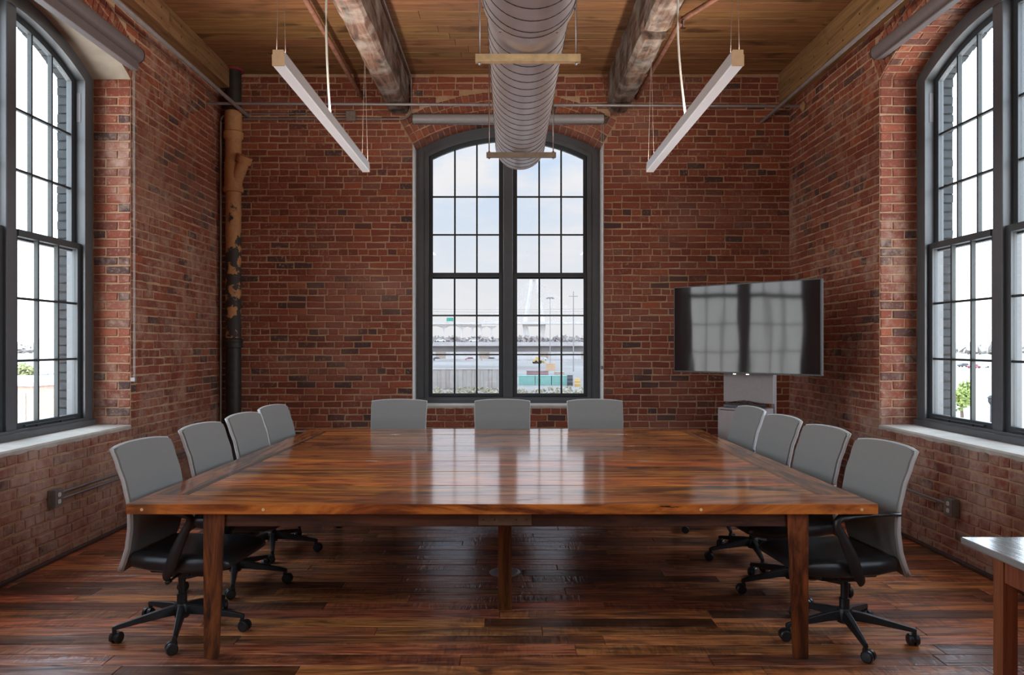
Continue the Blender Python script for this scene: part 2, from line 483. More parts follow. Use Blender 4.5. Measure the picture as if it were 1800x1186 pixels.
def wall_solid(key, label, arch_mat, jamb_mat):
    w = WALLS[key]; mb = MB(); M = wmat(w)
    NA = 24
    cuts = []
    x = w['u0']
    def quad(a, b, c, d): mb.add([a, b, c, d], [(0, 1, 2, 3)], M)
    for c in w['op']:
        L, R = c - OPEN_A, c + OPEN_A
        for v in (0, WT):
            quad((x, v, 0), (L, v, 0), (L, v, CEIL), (x, v, CEIL))
            quad((L, v, 0), (R, v, 0), (R, v, SILL), (L, v, SILL))
        us = [L + (R - L) * i / NA for i in range(NA + 1)]
        for i in range(NA):
            a, b = us[i], us[i + 1]; za, zb = arc_z(a - c), arc_z(b - c)
            mb.cur = 0
            for v in (0, WT): quad((a, v, za), (b, v, zb), (b, v, CEIL), (a, v, CEIL))
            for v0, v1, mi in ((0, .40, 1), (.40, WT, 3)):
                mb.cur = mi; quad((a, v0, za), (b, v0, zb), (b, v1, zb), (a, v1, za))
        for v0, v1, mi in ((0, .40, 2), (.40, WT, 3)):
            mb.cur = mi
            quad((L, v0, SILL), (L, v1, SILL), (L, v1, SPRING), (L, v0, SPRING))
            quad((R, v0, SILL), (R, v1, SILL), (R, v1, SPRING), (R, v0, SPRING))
        mb.cur = 0
        quad((L, 0, SILL), (R, 0, SILL), (R, WT, SILL), (L, WT, SILL))
        x = R
    for v in (0, WT): quad((x, v, 0), (w['u1'], v, 0), (w['u1'], v, CEIL), (x, v, CEIL))
    for e in (w['u0'], w['u1']): quad((e, 0, 0), (e, WT, 0), (e, WT, CEIL), (e, 0, CEIL))
    quad((w['u0'], 0, CEIL), (w['u1'], 0, CEIL), (w['u1'], WT, CEIL), (w['u0'], WT, CEIL))
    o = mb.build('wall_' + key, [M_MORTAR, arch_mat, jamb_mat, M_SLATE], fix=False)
    return tag(o, label, 'wall', kind='structure')

COURSE, PITCH = .0743, .209
RING = .30
def half_hole(z0, z1):
    """half width of window opening plus its arch ring within a course"""
    best = 0
    for i in range(5):
        z = z0 + (z1 - z0) * i / 4
        if z < SILL: h = 0
        elif z < SPRING: h = OPEN_A
        else:
            oz = ARC_C + (SPRING - ARC_C) * (1 + RING / ARC_R)
            if z < oz: h = OPEN_A + (z - SPRING) * OPEN_A / (SPRING - ARC_C)
            else:
                q = (ARC_R + RING) ** 2 - (z - ARC_C) ** 2
                h = sqrt(q) if q > 0 else 0
        best = max(best, h)
    return best

def brick_verts(rng, inset=(.035, .09), proud=.007):
    """unit brick: x -.5...5, z -.5...5, y metres; front towards -y"""
    def j(s): return rng.uniform(-s, s)
    back, mid, front = [], [], []
    for sx, sz in ((-1, -1), (1, -1), (1, 1), (-1, 1)):
        jx, jz = j(.016), j(.07)
        back.append((sx * .5 + jx, .02, sz * .5 + jz)); mid.append((sx * .5 + jx, -.002, sz * .5 + jz))
        front.append((sx * (.5 - inset[0]) + jx + j(.012), -proud + j(.002), sz * (.5 - inset[1]) + jz + j(.02)))
    fs = []
    for base in (0, 4):
        for i in range(4):
            k = (i + 1) % 4
            fs.append((base + i, base + k, base + 4 + k, base + 4 + i))
    fs.append((8, 9, 10, 11))
    return back + mid + front, fs

rngb = random.Random(3)
BRICK_VARIANTS = []
for i in range(10):
    vs, fs = brick_verts(rngb)
    me = bpy.data.meshes.new('brick'); me.from_pydata([(x, y, z) for x, y, z in vs], [], fs)
    me.materials.append(M_BRICK1)
    mw = me.copy(); mw.name = 'brick'; mw.materials[0] = M_BRICK1W
    BRICK_VARIANTS.append((me, mw, vs, fs))

def wall_bricks(key):
    """list of (matrix, length, height) in world space"""
    w = WALLS[key]; M = wmat(w); out = []
    rng = random.Random({'back': 11, 'left': 23, 'right': 31}[key])
    n = int(CEIL / COURSE) + 1
    for k in range(n):
        z0, z1 = k * COURSE, min((k + 1) * COURSE, CEIL)
        if z1 - z0 < .03: continue
        hh = half_hole(z0, z1 - .005)
        spans = []; x = w['b0']
        if hh > 0:
            for c in w['op']:
                spans.append((x, c - hh)); x = c + hh
        spans.append((x, w['b1']))
        header = k % 6 == 4
        pitch = .1085 if header else PITCH
        for s0, s1 in spans:
            L = s1 - s0
            if L < .03: continue
            u = s0
            off = (pitch * .5 if k % 2 else 0) + rng.uniform(-.02, .02)
            edges = [s0]
            e = s0 + (off if off > .05 else pitch)
            while e < s1 - .05:
                edges.append(e); e += pitch * rng.uniform(.95, 1.05) * (.5 if (not header and rng.random() < .04) else 1)
            edges.append(s1)
            for a, b in zip(edges, edges[1:]):
                ln = b - a - .013
                if ln < .02: continue
                h = z1 - z0 - rng.uniform(.012, .0165)
                out.append((M @ T((a + b) / 2, rng.uniform(-.0025, .0025), (z0 + z1) / 2 + rng.uniform(-.003, .003)) @ RY(rng.uniform(-.014, .014)), ln, h))
    for c in w['op']:
        # arch ring: three rows of rowlocks
        half = asin(OPEN_A / ARC_R)
        for r in range(3):
            rr = ARC_R + .05 + r * .1
            m = int(round(2 * half * rr / .0735))
            for i in range(m):
                t = -half + (i + .5) * 2 * half / m + rng.uniform(-.001, .001)
                u, z = c + rr * sin(t), ARC_C + rr * cos(t)
                if z > CEIL - .04: continue
                out.append((M @ T(u, 0, z) @ RY(t), 2 * half * rr / m - .010, .089))
        # jambs and soffit of the reveal
        if key != 'back':
            kk = int((SPRING - SILL) / COURSE)
            for side in (-1, 1):
                rot = RZ(-H90) if side > 0 else RZ(H90)
                for depths, span in (((0, .315), None), ((.465, WT), 'outer')):
                    for k in range(kk):
                        z = SILL + (k + .5) * (SPRING - SILL) / kk
                        segs = [(depths[0], depths[0] + (.21 if k % 2 else .105)), (depths[0] + (.21 if k % 2 else .105), depths[1])] if span is None else [depths]
                        for a, b in segs:
                            x0 = .012 if span else 0
                            out.append((M @ T(c + side * (OPEN_A - (rng.uniform(0, .022) if span else 0)), (a + b) / 2, z) @ rot, b - a - .010, (SPRING - SILL) / kk - .012, bool(span)))
        if key in ('right', 'back'):
            m = 30
            for i in range(m):
                t = -half + (i + .5) * 2 * half / m
                u, z = c + ARC_R * sin(t), ARC_C + ARC_R * cos(t)
                fl = i % 2
                for a, b in ((0, .21 if fl else .105), (.21 if fl else .105, .315)):
                    # local -y faces the centre of the arch, local x runs through the wall
                    B = Matrix(((0, sin(t), -cos(t), u), (1, 0, 0, (a + b) / 2), (0, cos(t), sin(t), z), (0, 0, 0, 1)))
                    out.append((M @ B, b - a - .010, 2 * half * ARC_R / m - .010))
        if key == 'left':
            pass
        for i in range(34):      # rough outer edge of the arch outside the glass
            if key == 'back': break
            t = -half + (i + .5) * 2 * half / 34
            u, z = c + (ARC_R - rng.uniform(0, .02)) * sin(t), ARC_C + (ARC_R - rng.uniform(0, .02)) * cos(t)
            B = Matrix(((0, sin(t), -cos(t), u), (1, 0, 0, .545), (0, cos(t), sin(t), z), (0, 0, 0, 1)))
            out.append((M @ B, .14, 2 * half * ARC_R / 34 - .008, True))
    return out

HIDE = [(555, 750, 1250, 1186), (1184, 498, 1444, 655), (870, 0, 960, 290), (222, 890, 1544, 1186), (760, 280, 1027, 690),
        (1262, 655, 1362, 770), (210, 780, 310, 1186), (1500, 780, 1600, 1186)]
def seen_area(M, L, H):
    p = M.translation
    if p.y < .5: return 0
    x, y = px(p)
    if not (0 < x < 1800 and 0 < y < 1186): return 0
    for a, b, c, d in HIDE:
        if a < x < c and b < y < d: return 0
    n = (M.to_3x3() @ Vector((0, -1, 0))).normalized()
    v = Vector((0, 0, CZ)) - p; dist = v.length
    return max(0, n.dot(v / dist)) * L * H * F * F / (dist * dist)

def lay_bricks(key, wall):
    bl = wall_bricks(key)
    sc = [(seen_area(*b[:3]) if len(b) == 3 or not b[3] else 0, i) for i, b in enumerate(bl)]
    if key == 'back':        # all much alike in size here: take those lying nearest the middle of the view
        sc = [(a if a < 250 else 250 - .001 * (abs(px(bl[i][0].translation)[1] - 460) + .15 * abs(px(bl[i][0].translation)[0] - 893)), i) for a, i in sc]
    pick = {i for a, i in sorted(sc, reverse=True)[:300]}
    rng = random.Random(5)
    mb = MB()
    for i, (M, L, H, *outer) in enumerate(bl):
        me, mw, vs, fs = BRICK_VARIANTS[rng.randrange(10)]
        S = Matrix.Diagonal((L, 1, H, 1))
        if i in pick:
            o = bpy.data.objects.new('brick', me if key == 'back' else mw); COL.objects.link(o)
            o.parent = wall
            o.matrix_local = M @ S
        else:
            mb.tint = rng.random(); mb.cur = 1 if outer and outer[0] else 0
            mb.add(vs, fs, M @ S)
    o = mb.build('brick', [M_BRICKN if key == 'back' else M_BRICKNW, M_SLATE], wall, fix=False, tint=True)
    tag(o, kind='stuff')

wall_back = wall_solid('back', 'red brick wall at the far end with one arched window', M_MORTAR, M_LIT_REVEAL)
wall_left = wall_solid('left', 'red brick side wall with the plastered arch and iron pipe corner', M_PLASTER, M_MORTAR)
wall_right = wall_solid('right', 'red brick side wall beside the television', M_MORTAR, M_MORTAR)
mb = MB(); mb.box(ROOM_L - WT, ROOM_R + WT, REAR - .2, REAR, 0, CEIL)
tag(mb.build('wall_front', M_BASEB), 'plain dark wall behind the viewpoint', 'wall', kind='structure')
lay_bricks('back', wall_back)
lay_bricks('left', wall_left)
lay_bricks('right', wall_right)

# ------------------------------------------------------------------ floor, ceiling, beams, baseboards
def chamfer_plank(mb, x0, x1, y0, y1, z0, z1, c=.003, down=False):
    if down: zt, zs, zb = z0, z0 + c, z1
    else: zt, zs, zb = z1, z1 - c, z0
    A = [(x0, y0), (x1, y0), (x1, y1), (x0, y1)]
    B = [(x0 + c, y0 + c), (x1 - c, y0 + c), (x1 - c, y1 - c), (x0 + c, y1 - c)]
    vs = [(*p, zb) for p in A] + [(*p, zs) for p in A] + [(*p, zt) for p in B]
    fs = []
    for b in (0, 4):
        for i in range(4):
            k = (i + 1) % 4
            f = (b + i, b + k, b + 4 + k, b + 4 + i)
            fs.append(f if not down else tuple(reversed(f)))
    fs.append((8, 9, 10, 11) if not down else (11, 10, 9, 8))
    mb.add(vs, fs)

def boards(root, name, mat, y_from, y_part, y_to, width, z0, z1, lens, down, rng, x0, x1, gap):
    mass = MB(); y = y_to
    while y > y_from + .01:
        ya = max(y - width * rng.uniform(.94, 1.06), y_from)
        x = x0 - rng.uniform(0, lens[1])
        while x < x1:
            L = rng.uniform(*lens); a, b = max(x, x0), min(x + L, x1)
            if b - a > .03:
                dz = rng.uniform(-.0012, .0012)
                mb = mass if ya < y_part else MB()
                chamfer_plank(mb, a + gap, b - gap, ya + gap, y - gap, z0 + dz, z1 + dz, .003, down)
                if mb is not mass: mb.build(name, mat, root, fix=False)
            x += L
        y = ya
    if mass.v: tag(mass.build(name, mat, root, fix=False), kind='stuff')

mb = MB(); mb.box(ROOM_L, ROOM_R, REAR, BACK, -.20, -.022)
floor = tag(mb.build('floor', M_BASEB), 'dark reclaimed plank floor with glossy varnish', 'floor', kind='structure')
boards(floor, 'plank', M_FLOOR, REAR, 3.05, BACK, .127, -.02, 0.0, (.7, 2.3), False, random.Random(4), ROOM_L, ROOM_R, .0009)

mb = MB(); mb.box(ROOM_L - WT, ROOM_R + WT, REAR, BACK + WT, CEIL + .03, CEIL + .2)
ceiling = tag(mb.build('ceiling', M_BASEB), 'honey brown timber plank ceiling', 'ceiling', kind='structure')
boards(ceiling, 'board', M_CEIL, REAR, 4.2, BACK, .165, CEIL, CEIL + .03, (1.8, 4.2), True, random.Random(9), ROOM_L, ROOM_R, .0012)

def rough_beam(x0, x1, z0, z1, label, ends=(REAR, BACK), seed=1, notch=None):
    rng = random.Random(seed); loops = []
    n = 70
    ys = [ends[0] + (ends[1] - ends[0]) * i / n for i in range(n + 1)]
    zb = z0
    if notch: ys = sorted([y for y in ys if not notch[0] - .04 < y < notch[1] + .04] + [notch[0], notch[0] + .004, notch[1] - .004, notch[1]])
    for y in ys:
        z0 = zb + (.075 if notch and notch[0] + .003 < y < notch[1] - .003 else 0)
        c1, c2 = .018 + rng.uniform(0, .03), .018 + rng.uniform(0, .03)
        j = lambda s=.006: rng.uniform(-s, s)
        loops.append([(x0 + j(), y, z1), (x0 + j(), y, z0 + c1 + j()), (x0 + c1 + j(), y, z0 + j()), ((x0 + x1) / 2, y, z0 + j(.007)),
                      (x1 - c2 + j(), y, z0 + j()), (x1 + j(), y, z0 + c2 + j()), (x1 + j(), y, z1)])
    mb = MB(); mb.loft(loops)
    return tag(mb.build('ceiling_beam', M_BEAM), label, 'beam', kind='structure')
rough_beam(-1.335, -1.115, 4.115, CEIL - .001, 'charred rough timber ceiling beam left of the duct', seed=2)
rough_beam(1.125, 1.345, 4.125, CEIL - .001, 'charred rough timber ceiling beam right of the duct, notched underneath', seed=5, notch=(6.37, 6.53))
def side_beam(x0, x1, z0, label, segs):
    root = empty('ceiling_beam', (0, 0, 0), label=label, cat='beam', kind='structure')
    for a, b in zip(segs, segs[1:]):
        mb = MB(); mb.box(x0, x1, a + .003, b - .003, z0, CEIL - .001)
        mb.build('timber', M_BEAM2, root, bevel=.006)
        mb = MB()
        y = a + .25
        while y < b - .1:
            for zz in (z0 + .06, z0 + .16): mb.cyl((x1 + .0005 if x0 < 0 else x0 - .0005, y, zz), (x1 - .01 if x0 < 0 else x0 + .01, y, zz), .011, n=8)
            y += .33
        tag(mb.build('bolt_hole', M_PIPE_DK, root), kind='stuff')
side_beam(ROOM_L + .008, -3.04, 4.33, 'clean squared timber bolted along the left brick wall top', [REAR, 2.2, 6.9, 8.40])
side_beam(3.03, ROOM_R - .008, 4.22, 'clean squared timber bolted along the right brick wall top', [REAR, 3.4, 8.60])

for nm, x0, x1, y0, y1, lb in (('baseboard_left', ROOM_L + .006, ROOM_L + .026, REAR, BACK - .01, 'thin dark quarter-round baseboard along the left wall'),
                           ('baseboard_right', ROOM_R - .026, ROOM_R - .006, REAR, BACK - .01, 'thin dark quarter-round baseboard along the right wall'),
                           ('baseboard_back', ROOM_L + .026, ROOM_R - .026, BACK - .028, BACK - .008, 'thin dark quarter-round baseboard along the far wall')):
    mb = MB(); mb.box(x0, x1, y0, y1, .001, .032)
    tag(mb.build(nm, M_BASEB, bevel=.008), lb, 'baseboard', kind='structure')

# ------------------------------------------------------------------ windows
FI_U, FI_R = .935, ARC_R - .115          # inner edge of the outer frame
GL_R = FI_R - .045
def build_window(idx, key, c, label, glass):
    w = WALLS[key]
    NA = 24
    def arch_loop(half, r, zb):
        pts = [(-half, zb)]
        for i in range(NA + 1):
            u = -half + 2 * half * i / NA
            pts.append((u, arc_z(u, r)))
        pts.append((half, zb))
        return pts
    def ring(mb, lo, li, y0, y1):
        n = len(lo)
        vs = [(x, y0, z) for x, z in lo] + [(x, y0, z) for x, z in li] + [(x, y1, z) for x, z in lo] + [(x, y1, z) for x, z in li]
        fs = []
        for i in range(n):
            k = (i + 1) % n
            fs += [(i, k, n + k, n + i), (2 * n + i, 3 * n + i, 3 * n + k, 2 * n + k), (i, 2 * n + i, 2 * n + k, k), (n + i, n + k, 3 * n + k, 3 * n + i)]
        mb.add(vs, fs)
    mb = MB()
    ring(mb, arch_loop(OPEN_A - .002, ARC_R - .002, SILL + .002), arch_loop(FI_U, FI_R, .905), .32, .465)
    # stepped inner lip
    ring(mb, arch_loop(FI_U + .03, FI_R + .03, .885), arch_loop(FI_U - .012, FI_R - .012, .917), .305, .3195)
    root = mb.build('window_%d' % idx, M_FRAME, autosmooth=30)
    tag(root, label, 'window', kind='structure')
    root.matrix_world = wmat(w) @ T(c, 0, 0)
    mb = MB(); mb.box(-.055, .055, .318, .462, .905, arc_z(.055, FI_R) + .01)
    mb.build('mullion', M_FRAME, root, bevel=.006)
    mb = MB(); mb.box(-OPEN_A + .004, OPEN_A - .004, .285, .318, SILL + .004, .897)
    mb.build('bottom_rail', M_FRAME, root, bevel=.006)
    for s in (-1, 1):
        a, b = (-FI_U, -.055) if s < 0 else (.055, FI_U)
        ga, gb = a + .052, b - .052
        mu = [ga + (gb - ga) * i / 3 for i in range(4)]
        for part in ('lower', 'upper'):
            mb = MB()
            if part == 'lower':
                y0, y1, zb, zt = .345, .388, .903, 2.365
                hs = [.958, 1.41, 1.866, 2.315]
                mb.box(a, ga, y0, y1, zb, zt); mb.box(gb, b, y0, y1, zb, zt)
                mb.box(ga, gb, y0, y1, zb, .958); mb.box(ga, gb, y0 - .008, y1, 2.315, zt)
                mb.box(ga + .06, gb - .06, y0 - .022, y0, .930, .937)
                for q in (.3, .7): mb.box(ga + (gb - ga) * q - .02, ga + (gb - ga) * q + .02, y0 - .012, y0, .915, .930)
            else:
                y0, y1, zb = .395, .438, 2.30
                hs = [2.365, 2.817, 3.263, None]
                for p, q in ((a, ga), (gb, b)): mb.prism([(p, zb), (q, zb), (q, arc_z(q, FI_R)), (p, arc_z(p, FI_R))], y0, y1)
                mb.box(ga, gb, y0, y1, zb, 2.365)
                for i in range(10):
                    p, q = ga + (gb - ga) * i / 10, ga + (gb - ga) * (i + 1) / 10
                    mb.prism([(p, arc_z(p, GL_R)), (q, arc_z(q, GL_R)), (q, arc_z(q, FI_R)), (p, arc_z(p, FI_R))], y0, y1)
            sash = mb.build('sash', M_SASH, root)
            ym = (y0 + y1) / 2
            for i in (1, 2):
                mm = MB(); top = hs[3] if hs[3] else arc_z(mu[i], GL_R) + .004
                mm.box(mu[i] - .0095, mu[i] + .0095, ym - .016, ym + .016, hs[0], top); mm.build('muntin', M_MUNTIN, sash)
            for h in hs[1:3]:
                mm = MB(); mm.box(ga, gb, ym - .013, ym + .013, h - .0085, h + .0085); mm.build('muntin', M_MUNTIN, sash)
            for i in range(3):
                for j in range(3):
                    p, q = mu[i] + (.0095 if i else 0), mu[i + 1] - (.0095 if i < 2 else 0)
                    z0 = hs[j] + (.0085 if j else 0)
                    mm = MB()
                    if hs[j + 1] is None:
                        tops = [(q + (p - q) * k / 4, arc_z(q + (p - q) * k / 4, GL_R)) for k in range(5)]
                    else:
                        zt_ = hs[j + 1] - (.0085 if j < 2 else 0)
                        tops = [(q, zt_), (p, zt_)]
                    mm.prism([(p, z0), (q, z0)] + tops, ym - .002, ym + .002)
                    mm.build('pane', glass, sash, fix=True)
    for s in (-1, 1):
        mb = MB(); mb.box(s * FI_U - (.004 if s > 0 else 0), s * FI_U + (.004 if s < 0 else 0), .347, .382, 3.38, 3.62)
        mb.build('sash_stop', M_SHADE, root)
    return root

build_window(1, 'back', 0.0, 'tall arched dark grey window facing the bridge, far wall', M_GLASS_T)
build_window(2, 'left', 5.46, 'tall arched dark grey window in the left wall, by the brick annex view', M_GLASS)
build_window(3, 'right', -5.46, 'tall arched dark grey window in the right wall near the television', M_GLASS)
build_window(4, 'left', 1.6, 'arched window of the left wall beyond the frame edge', M_GLASS)
build_window(5, 'right', -1.6, 'arched window of the right wall beyond the frame edge', M_GLASS)

def sill(idx, key, c, label):
    w = WALLS[key]; mb = MB(); rng = random.Random(idx)
    n = 40; loops = []
    for i in range(n + 1):
        u = -OPEN_A - .0 + 2 * OPEN_A * i / n
        fr = -.009 + rng.uniform(-.003, .003); zz = SILL - .022 - rng.uniform(0, .012)
        loops.append([(u, .30, SILL - .02), (u, fr + .004, zz), (u, fr, SILL - .004), (u, fr + .012, SILL + .008), (u, .30, SILL + .010)])
    mb.loft(loops)
    o = mb.build('trim_%d' % idx, M_SILL)
    o.matrix_world = wmat(w) @ T(c, 0, 0)
    tag(o, label, 'sill', kind='structure')
sill(1, 'back', 0.0, 'white sill under the far arched window')
sill(2, 'left', 5.46, 'cream plaster sill with crumbling edge under the left window')
sill(3, 'right', -5.46, 'white plaster sill with crumbling edge under the right window')

# ------------------------------------------------------------------ conference table
TZ = .76
TF, TB = 3.70, 7.02
def tx(y, s):    # side edges of the table, very slightly narrower at the far end
    t = (y - TF) / (TB - TF)
    return (-1.84 + .05 * t) if s < 0 else (1.784 - .045 * t)
def make_table():
    root = empty('conference_table', (0, 5.36, 0), label='huge square varnished plank conference table in the middle of the room', cat='table')
    inv = T(0, -5.36, 0)
    rng = random.Random(12)
    widths = []
    y = TF
    ed = [TF]
    while y < TB - .30:
        y += rng.uniform(.19, .29); ed.append(y)
    ed.append(TB)
    for a, b in zip(ed, ed[1:]):
        mb = MB(); g = .0007
        full = a == TF or b == TB
        def X(y, s): return tx(y, s) - (0 if full else s * .20)
        A = [(X(a, -1), a + g), (X(a, 1), a + g), (X(b, 1), b - g), (X(b, -1), b - g)]
        c = .0022; zt = TZ + rng.uniform(-.0008, .0008)
        vs = [(x, y, TZ - .048) for x, y in A] + [(x, y, zt - c) for x, y in A] + [(A[0][0], A[0][1] + c, zt), (A[1][0], A[1][1] + c, zt), (A[2][0], A[2][1] - c, zt), (A[3][0], A[3][1] - c, zt)]
        fs = [(3, 2, 1, 0)] + [(q + i, q + (i + 1) % 4, q + 4 + (i + 1) % 4, q + 4 + i) for q in (0, 4) for i in range(4)] + [(8, 9, 10, 11)]
        mb.add(vs, fs, inv)
        mb.build('plank', M_TABLE, root, fix=False)
    for s in (-1, 1):
        lab = 'dark inlaid strip' if s < 0 else 'pale inlaid strip'
        for nm, o0, o1, mt in (('inlay_strip', .20, .16, M_TABLE_DARK if s < 0 else M_TABLE_LIGHT), ('end_board', .16, 0, M_TABLE_Y)):
            mb = MB(); g = .0007
            ya, yb_ = ed[1] + g, ed[-2] - g
            A = [(tx(ya, s) - s * (o0 - g), ya), (tx(ya, s) - s * (o1 + (g if o1 else 0)), ya), (tx(yb_, s) - s * (o1 + (g if o1 else 0)), yb_), (tx(yb_, s) - s * (o0 - g), yb_)]
            mb.add([(x, y, TZ - .048) for x, y in A] + [(x, y, TZ) for x, y in A],
                   [(3, 2, 1, 0), (4, 5, 6, 7)] + [(i, (i + 1) % 4, 4 + (i + 1) % 4, 4 + i) for i in range(4)], inv)
            o = mb.build(nm, mt, root, bevel=.002)
            if nm == 'inlay_strip': o['label'] = lab
    # aprons
    for nm, b in (('apron', (-1.47, 1.44, TF + .045, TF + .08)), ('apron', (-1.47, 1.44, 6.55, 6.585)), ('apron', (-1.45, -1.415, TF + .08, 6.55)), ('apron', (1.39, 1.425, TF + .08, 6.55))):
        mb = MB(); mb.box(*b, TZ - .118, TZ - .048, inv); mb.build(nm, M_APRON, root, bevel=.003)
    mb = MB(); mb.box(-.145, .115, TF + .040, TF + .0448, TZ - .112, TZ - .054, inv)
    br = mb.build('joining_plate', M_BRACKET, root, bevel=.002)
    mb = MB()
    for x in (-.12, -.065, .04, .09):
        mb = MB(); mb.cyl((x, TF + .034, TZ - .083), (x, TF + .042, TZ - .083), .0045, n=8, M=inv); mb.build('screw', M_PIPE_DK, br)
    # legs: outer edge upright, inner edge tapering
    def leg(xo, s, y0, y1, w0=.105, w1=.072):
        lp = []
        for z, w in ((0, w1 * .92), (.012, w1), (TZ - .05, w0)):
            xi = xo - s * w
            yy = y1 - (y1 - y0) * (.75 if z < .1 else 1)
            lp.append([(xo, y0, z), (xi, y0, z), (xi, yy, z), (xo, yy, z)])
        mb = MB(); mb.loft(lp, True, inv); mb.build('leg', M_TABLE_Z, root, bevel=.003)
    leg(-1.482, -1, TF + .035, TF + .13); leg(1.462, 1, TF + .035, TF + .13)
    leg(-1.482, -1, 6.50, 6.595); leg(1.462, 1, 6.50, 6.595)
    mb = MB(); mb.box(-.058, .020, 4.42, 4.50, 0, TZ - .05, inv); mb.build('leg', M_TABLE_Z, root, bevel=.003)
    mb = MB(); mb.box(-.058, .020, 6.1, 6.18, 0, TZ - .05, inv); mb.build('leg', M_TABLE_Z, root, bevel=.003)
    mb = MB()
    for x in (-1.765, -1.18, .93, 1.705):
        mb = MB(); mb.cyl((x, TF - .001, TZ - .026), (x, TF + .004, TZ - .026), .0075, n=10, M=inv); mb.build('dowel', M_STRUT, root)
    return root
make_table()

# ------------------------------------------------------------------ office chairs (local: faces +x, column at origin)
def interp(tab, z):
    for (z0, *a), (z1, *b) in zip(tab, tab[1:]):
        if z <= z1:
            t = (z - z0) / (z1 - z0); t = max(0, min(1, t)); t = t * t * (3 - 2 * t) * .4 + t * .6
            return [p + (q - p) * t for p, q in zip(a, b)]
    return list(tab[-1][1:])
BACK_TAB = [(.365, -.240, .205), (.43, -.205, .222), (.50, -.178, .234), (.60, -.160, .243), (.70, -.158, .248), (.82, -.182, .252), (.93, -.220, .255), (1.015, -.252, .256)]
def back_pt(s, z, off=0.0):
    x, w = interp(BACK_TAB, z)
    return (x + .020 * s * s + off, s * w, z)
def make_chair(base_rot):
    root = empty('office_chair', (0, 0, 0))
    # backrest shell
    NS, NZ = 12, 22
    front = [[None] * (NS + 1) for _ in range(NZ + 1)]
    mb = MB(); vs = []; fs = []
    def zrow(i, s):
        z = .365 + (1.015 - .365) * i / NZ
        if i >= NZ - 2:                       # crowned top with soft corners
            z -= .012 * s * s + (.012 * abs(s) ** 8 if i == NZ else 0)
        return z
    for side, off in ((0, .016), (1, -.011)):
        for i in range(NZ + 1):
            for j in range(NS + 1):
                s = -1 + 2 * j / NS
                p = back_pt(s, zrow(i, s), off)
                vs.append(p)
    n1 = NS + 1; tot = n1 * (NZ + 1)
    for i in range(NZ):
        for j in range(NS):
            q = (i * n1 + j, i * n1 + j + 1, (i + 1) * n1 + j + 1, (i + 1) * n1 + j)
            fs.append(q); fs.append(tuple(tot + k for k in reversed(q)))
    border = [j for j in range(n1)] + [i * n1 + NS for i in range(1, NZ + 1)] + [NZ * n1 + j for j in range(NS - 1, -1, -1)] + [i * n1 for i in range(NZ - 1, 0, -1)]
    for k in range(len(border)):
        a, b = border[k], border[(k + 1) % len(border)]
        fs.append((a, b, tot + b, tot + a))
    mb.add(vs, fs)
    back = mb.build('backrest', M_FABRIC, root, autosmooth=50)
    path = [back_pt(-1, .37 + .63 * i / 20, -.006) for i in range(21)]
    path += [back_pt(-1 + 2 * j / 10, zrow(NZ, -1 + 2 * j / 10) + .001, -.006) for j in range(1, 10)]
    path += [back_pt(1, .37 + .63 * i / 20, -.006) for i in range(20, -1, -1)]
    mb = MB(); mb.sweep(path, .005, .011, 8, up=(1, 0, 0))
    o = mb.build('edge_rim', M_RIM, back, smooth=True); o['label'] = 'pale grey rim'
    # seat
    loops = []
    for x, w, zt, zb in ((-.158, .215, .462, .402), (-.145, .232, .474, .385), (-.05, .245, .476, .372), (.08, .252, .474, .368), (.20, .252, .474, .370), (.29, .246, .470, .378), (.345, .235, .458, .392), (.372, .218, .440, .408)):
        lp = []
        for k in range(20):
            a = 2 * pi * k / 20
            ca, sa = cos(a), sin(a)
            e = .38
            yy = math.copysign(abs(ca) ** e, ca) * w; zz = math.copysign(abs(sa) ** .5, sa)
            lp.append((x, yy, (zt + zb) / 2 + zz * (zt - zb) / 2 - (.012 if zz > 0 and abs(ca) < .5 else 0)))
        loops.append(lp)
    mb = MB(); mb.loft(loops); mb.build('seat', M_BLACK2, root, smooth=True)
    # arms
    for s in (-1, 1):
        pts = [(.02, s * .20, .362), (.06, s * .262, .362), (.095, s * .282, .420), (.125, s * .284, .50), (.165, s * .284, .585), (.195, s * .282, .645), (.198, s * .280, .668),
               (.18, s * .278, .683), (.12, s * .276, .692), (.02, s * .272, .698), (-.06, s * .266, .697), (-.140, s * .252, .690)]
        rad = [(.016, .014), (.022, .014), (.030, .013), (.030, .013), (.024, .014), (.020, .017), (.018, .022), (.017, .027), (.016, .030), (.014, .030), (.013, .026), (.011, .020)]
        mb = MB(); mb.sweep(pts, .015, n=10, radii=rad, up=(0, s, .001)); mb.build('armrest', M_BLACK, root, smooth=True)
    # mechanism + lever
    mb = MB(); mb.box(-.12, .14, -.11, .11, .335, .374); mb.box(-.08, .06, -.05, .05, .295, .335); mb.box(.06, .15, -.04, .04, .300, .335)
    mb.build('tilt_mechanism', M_BLACK, root, bevel=.012)
    mb = MB(); mb.cyl((.04, -.05, .335), (.05, -.20, .330), .006, n=8); mb.cyl((.05, -.20, .330), (.05, -.235, .328), .011, n=8)
    mb.build('lever', M_BLACK, root, smooth=True)
    mb = MB(); mb.lathe([(.026, .085), (.026, .20), (.019, .202), (.019, .31)], 16, cap=True); mb.build('gas_column', M_BLACK, root, autosmooth=40)
    mb = MB(); mb.lathe([(.036, .075), (.042, .09), (.042, .135), (.034, .15)], 20); mb.build('base_hub', M_BLACK, root, autosmooth=40)
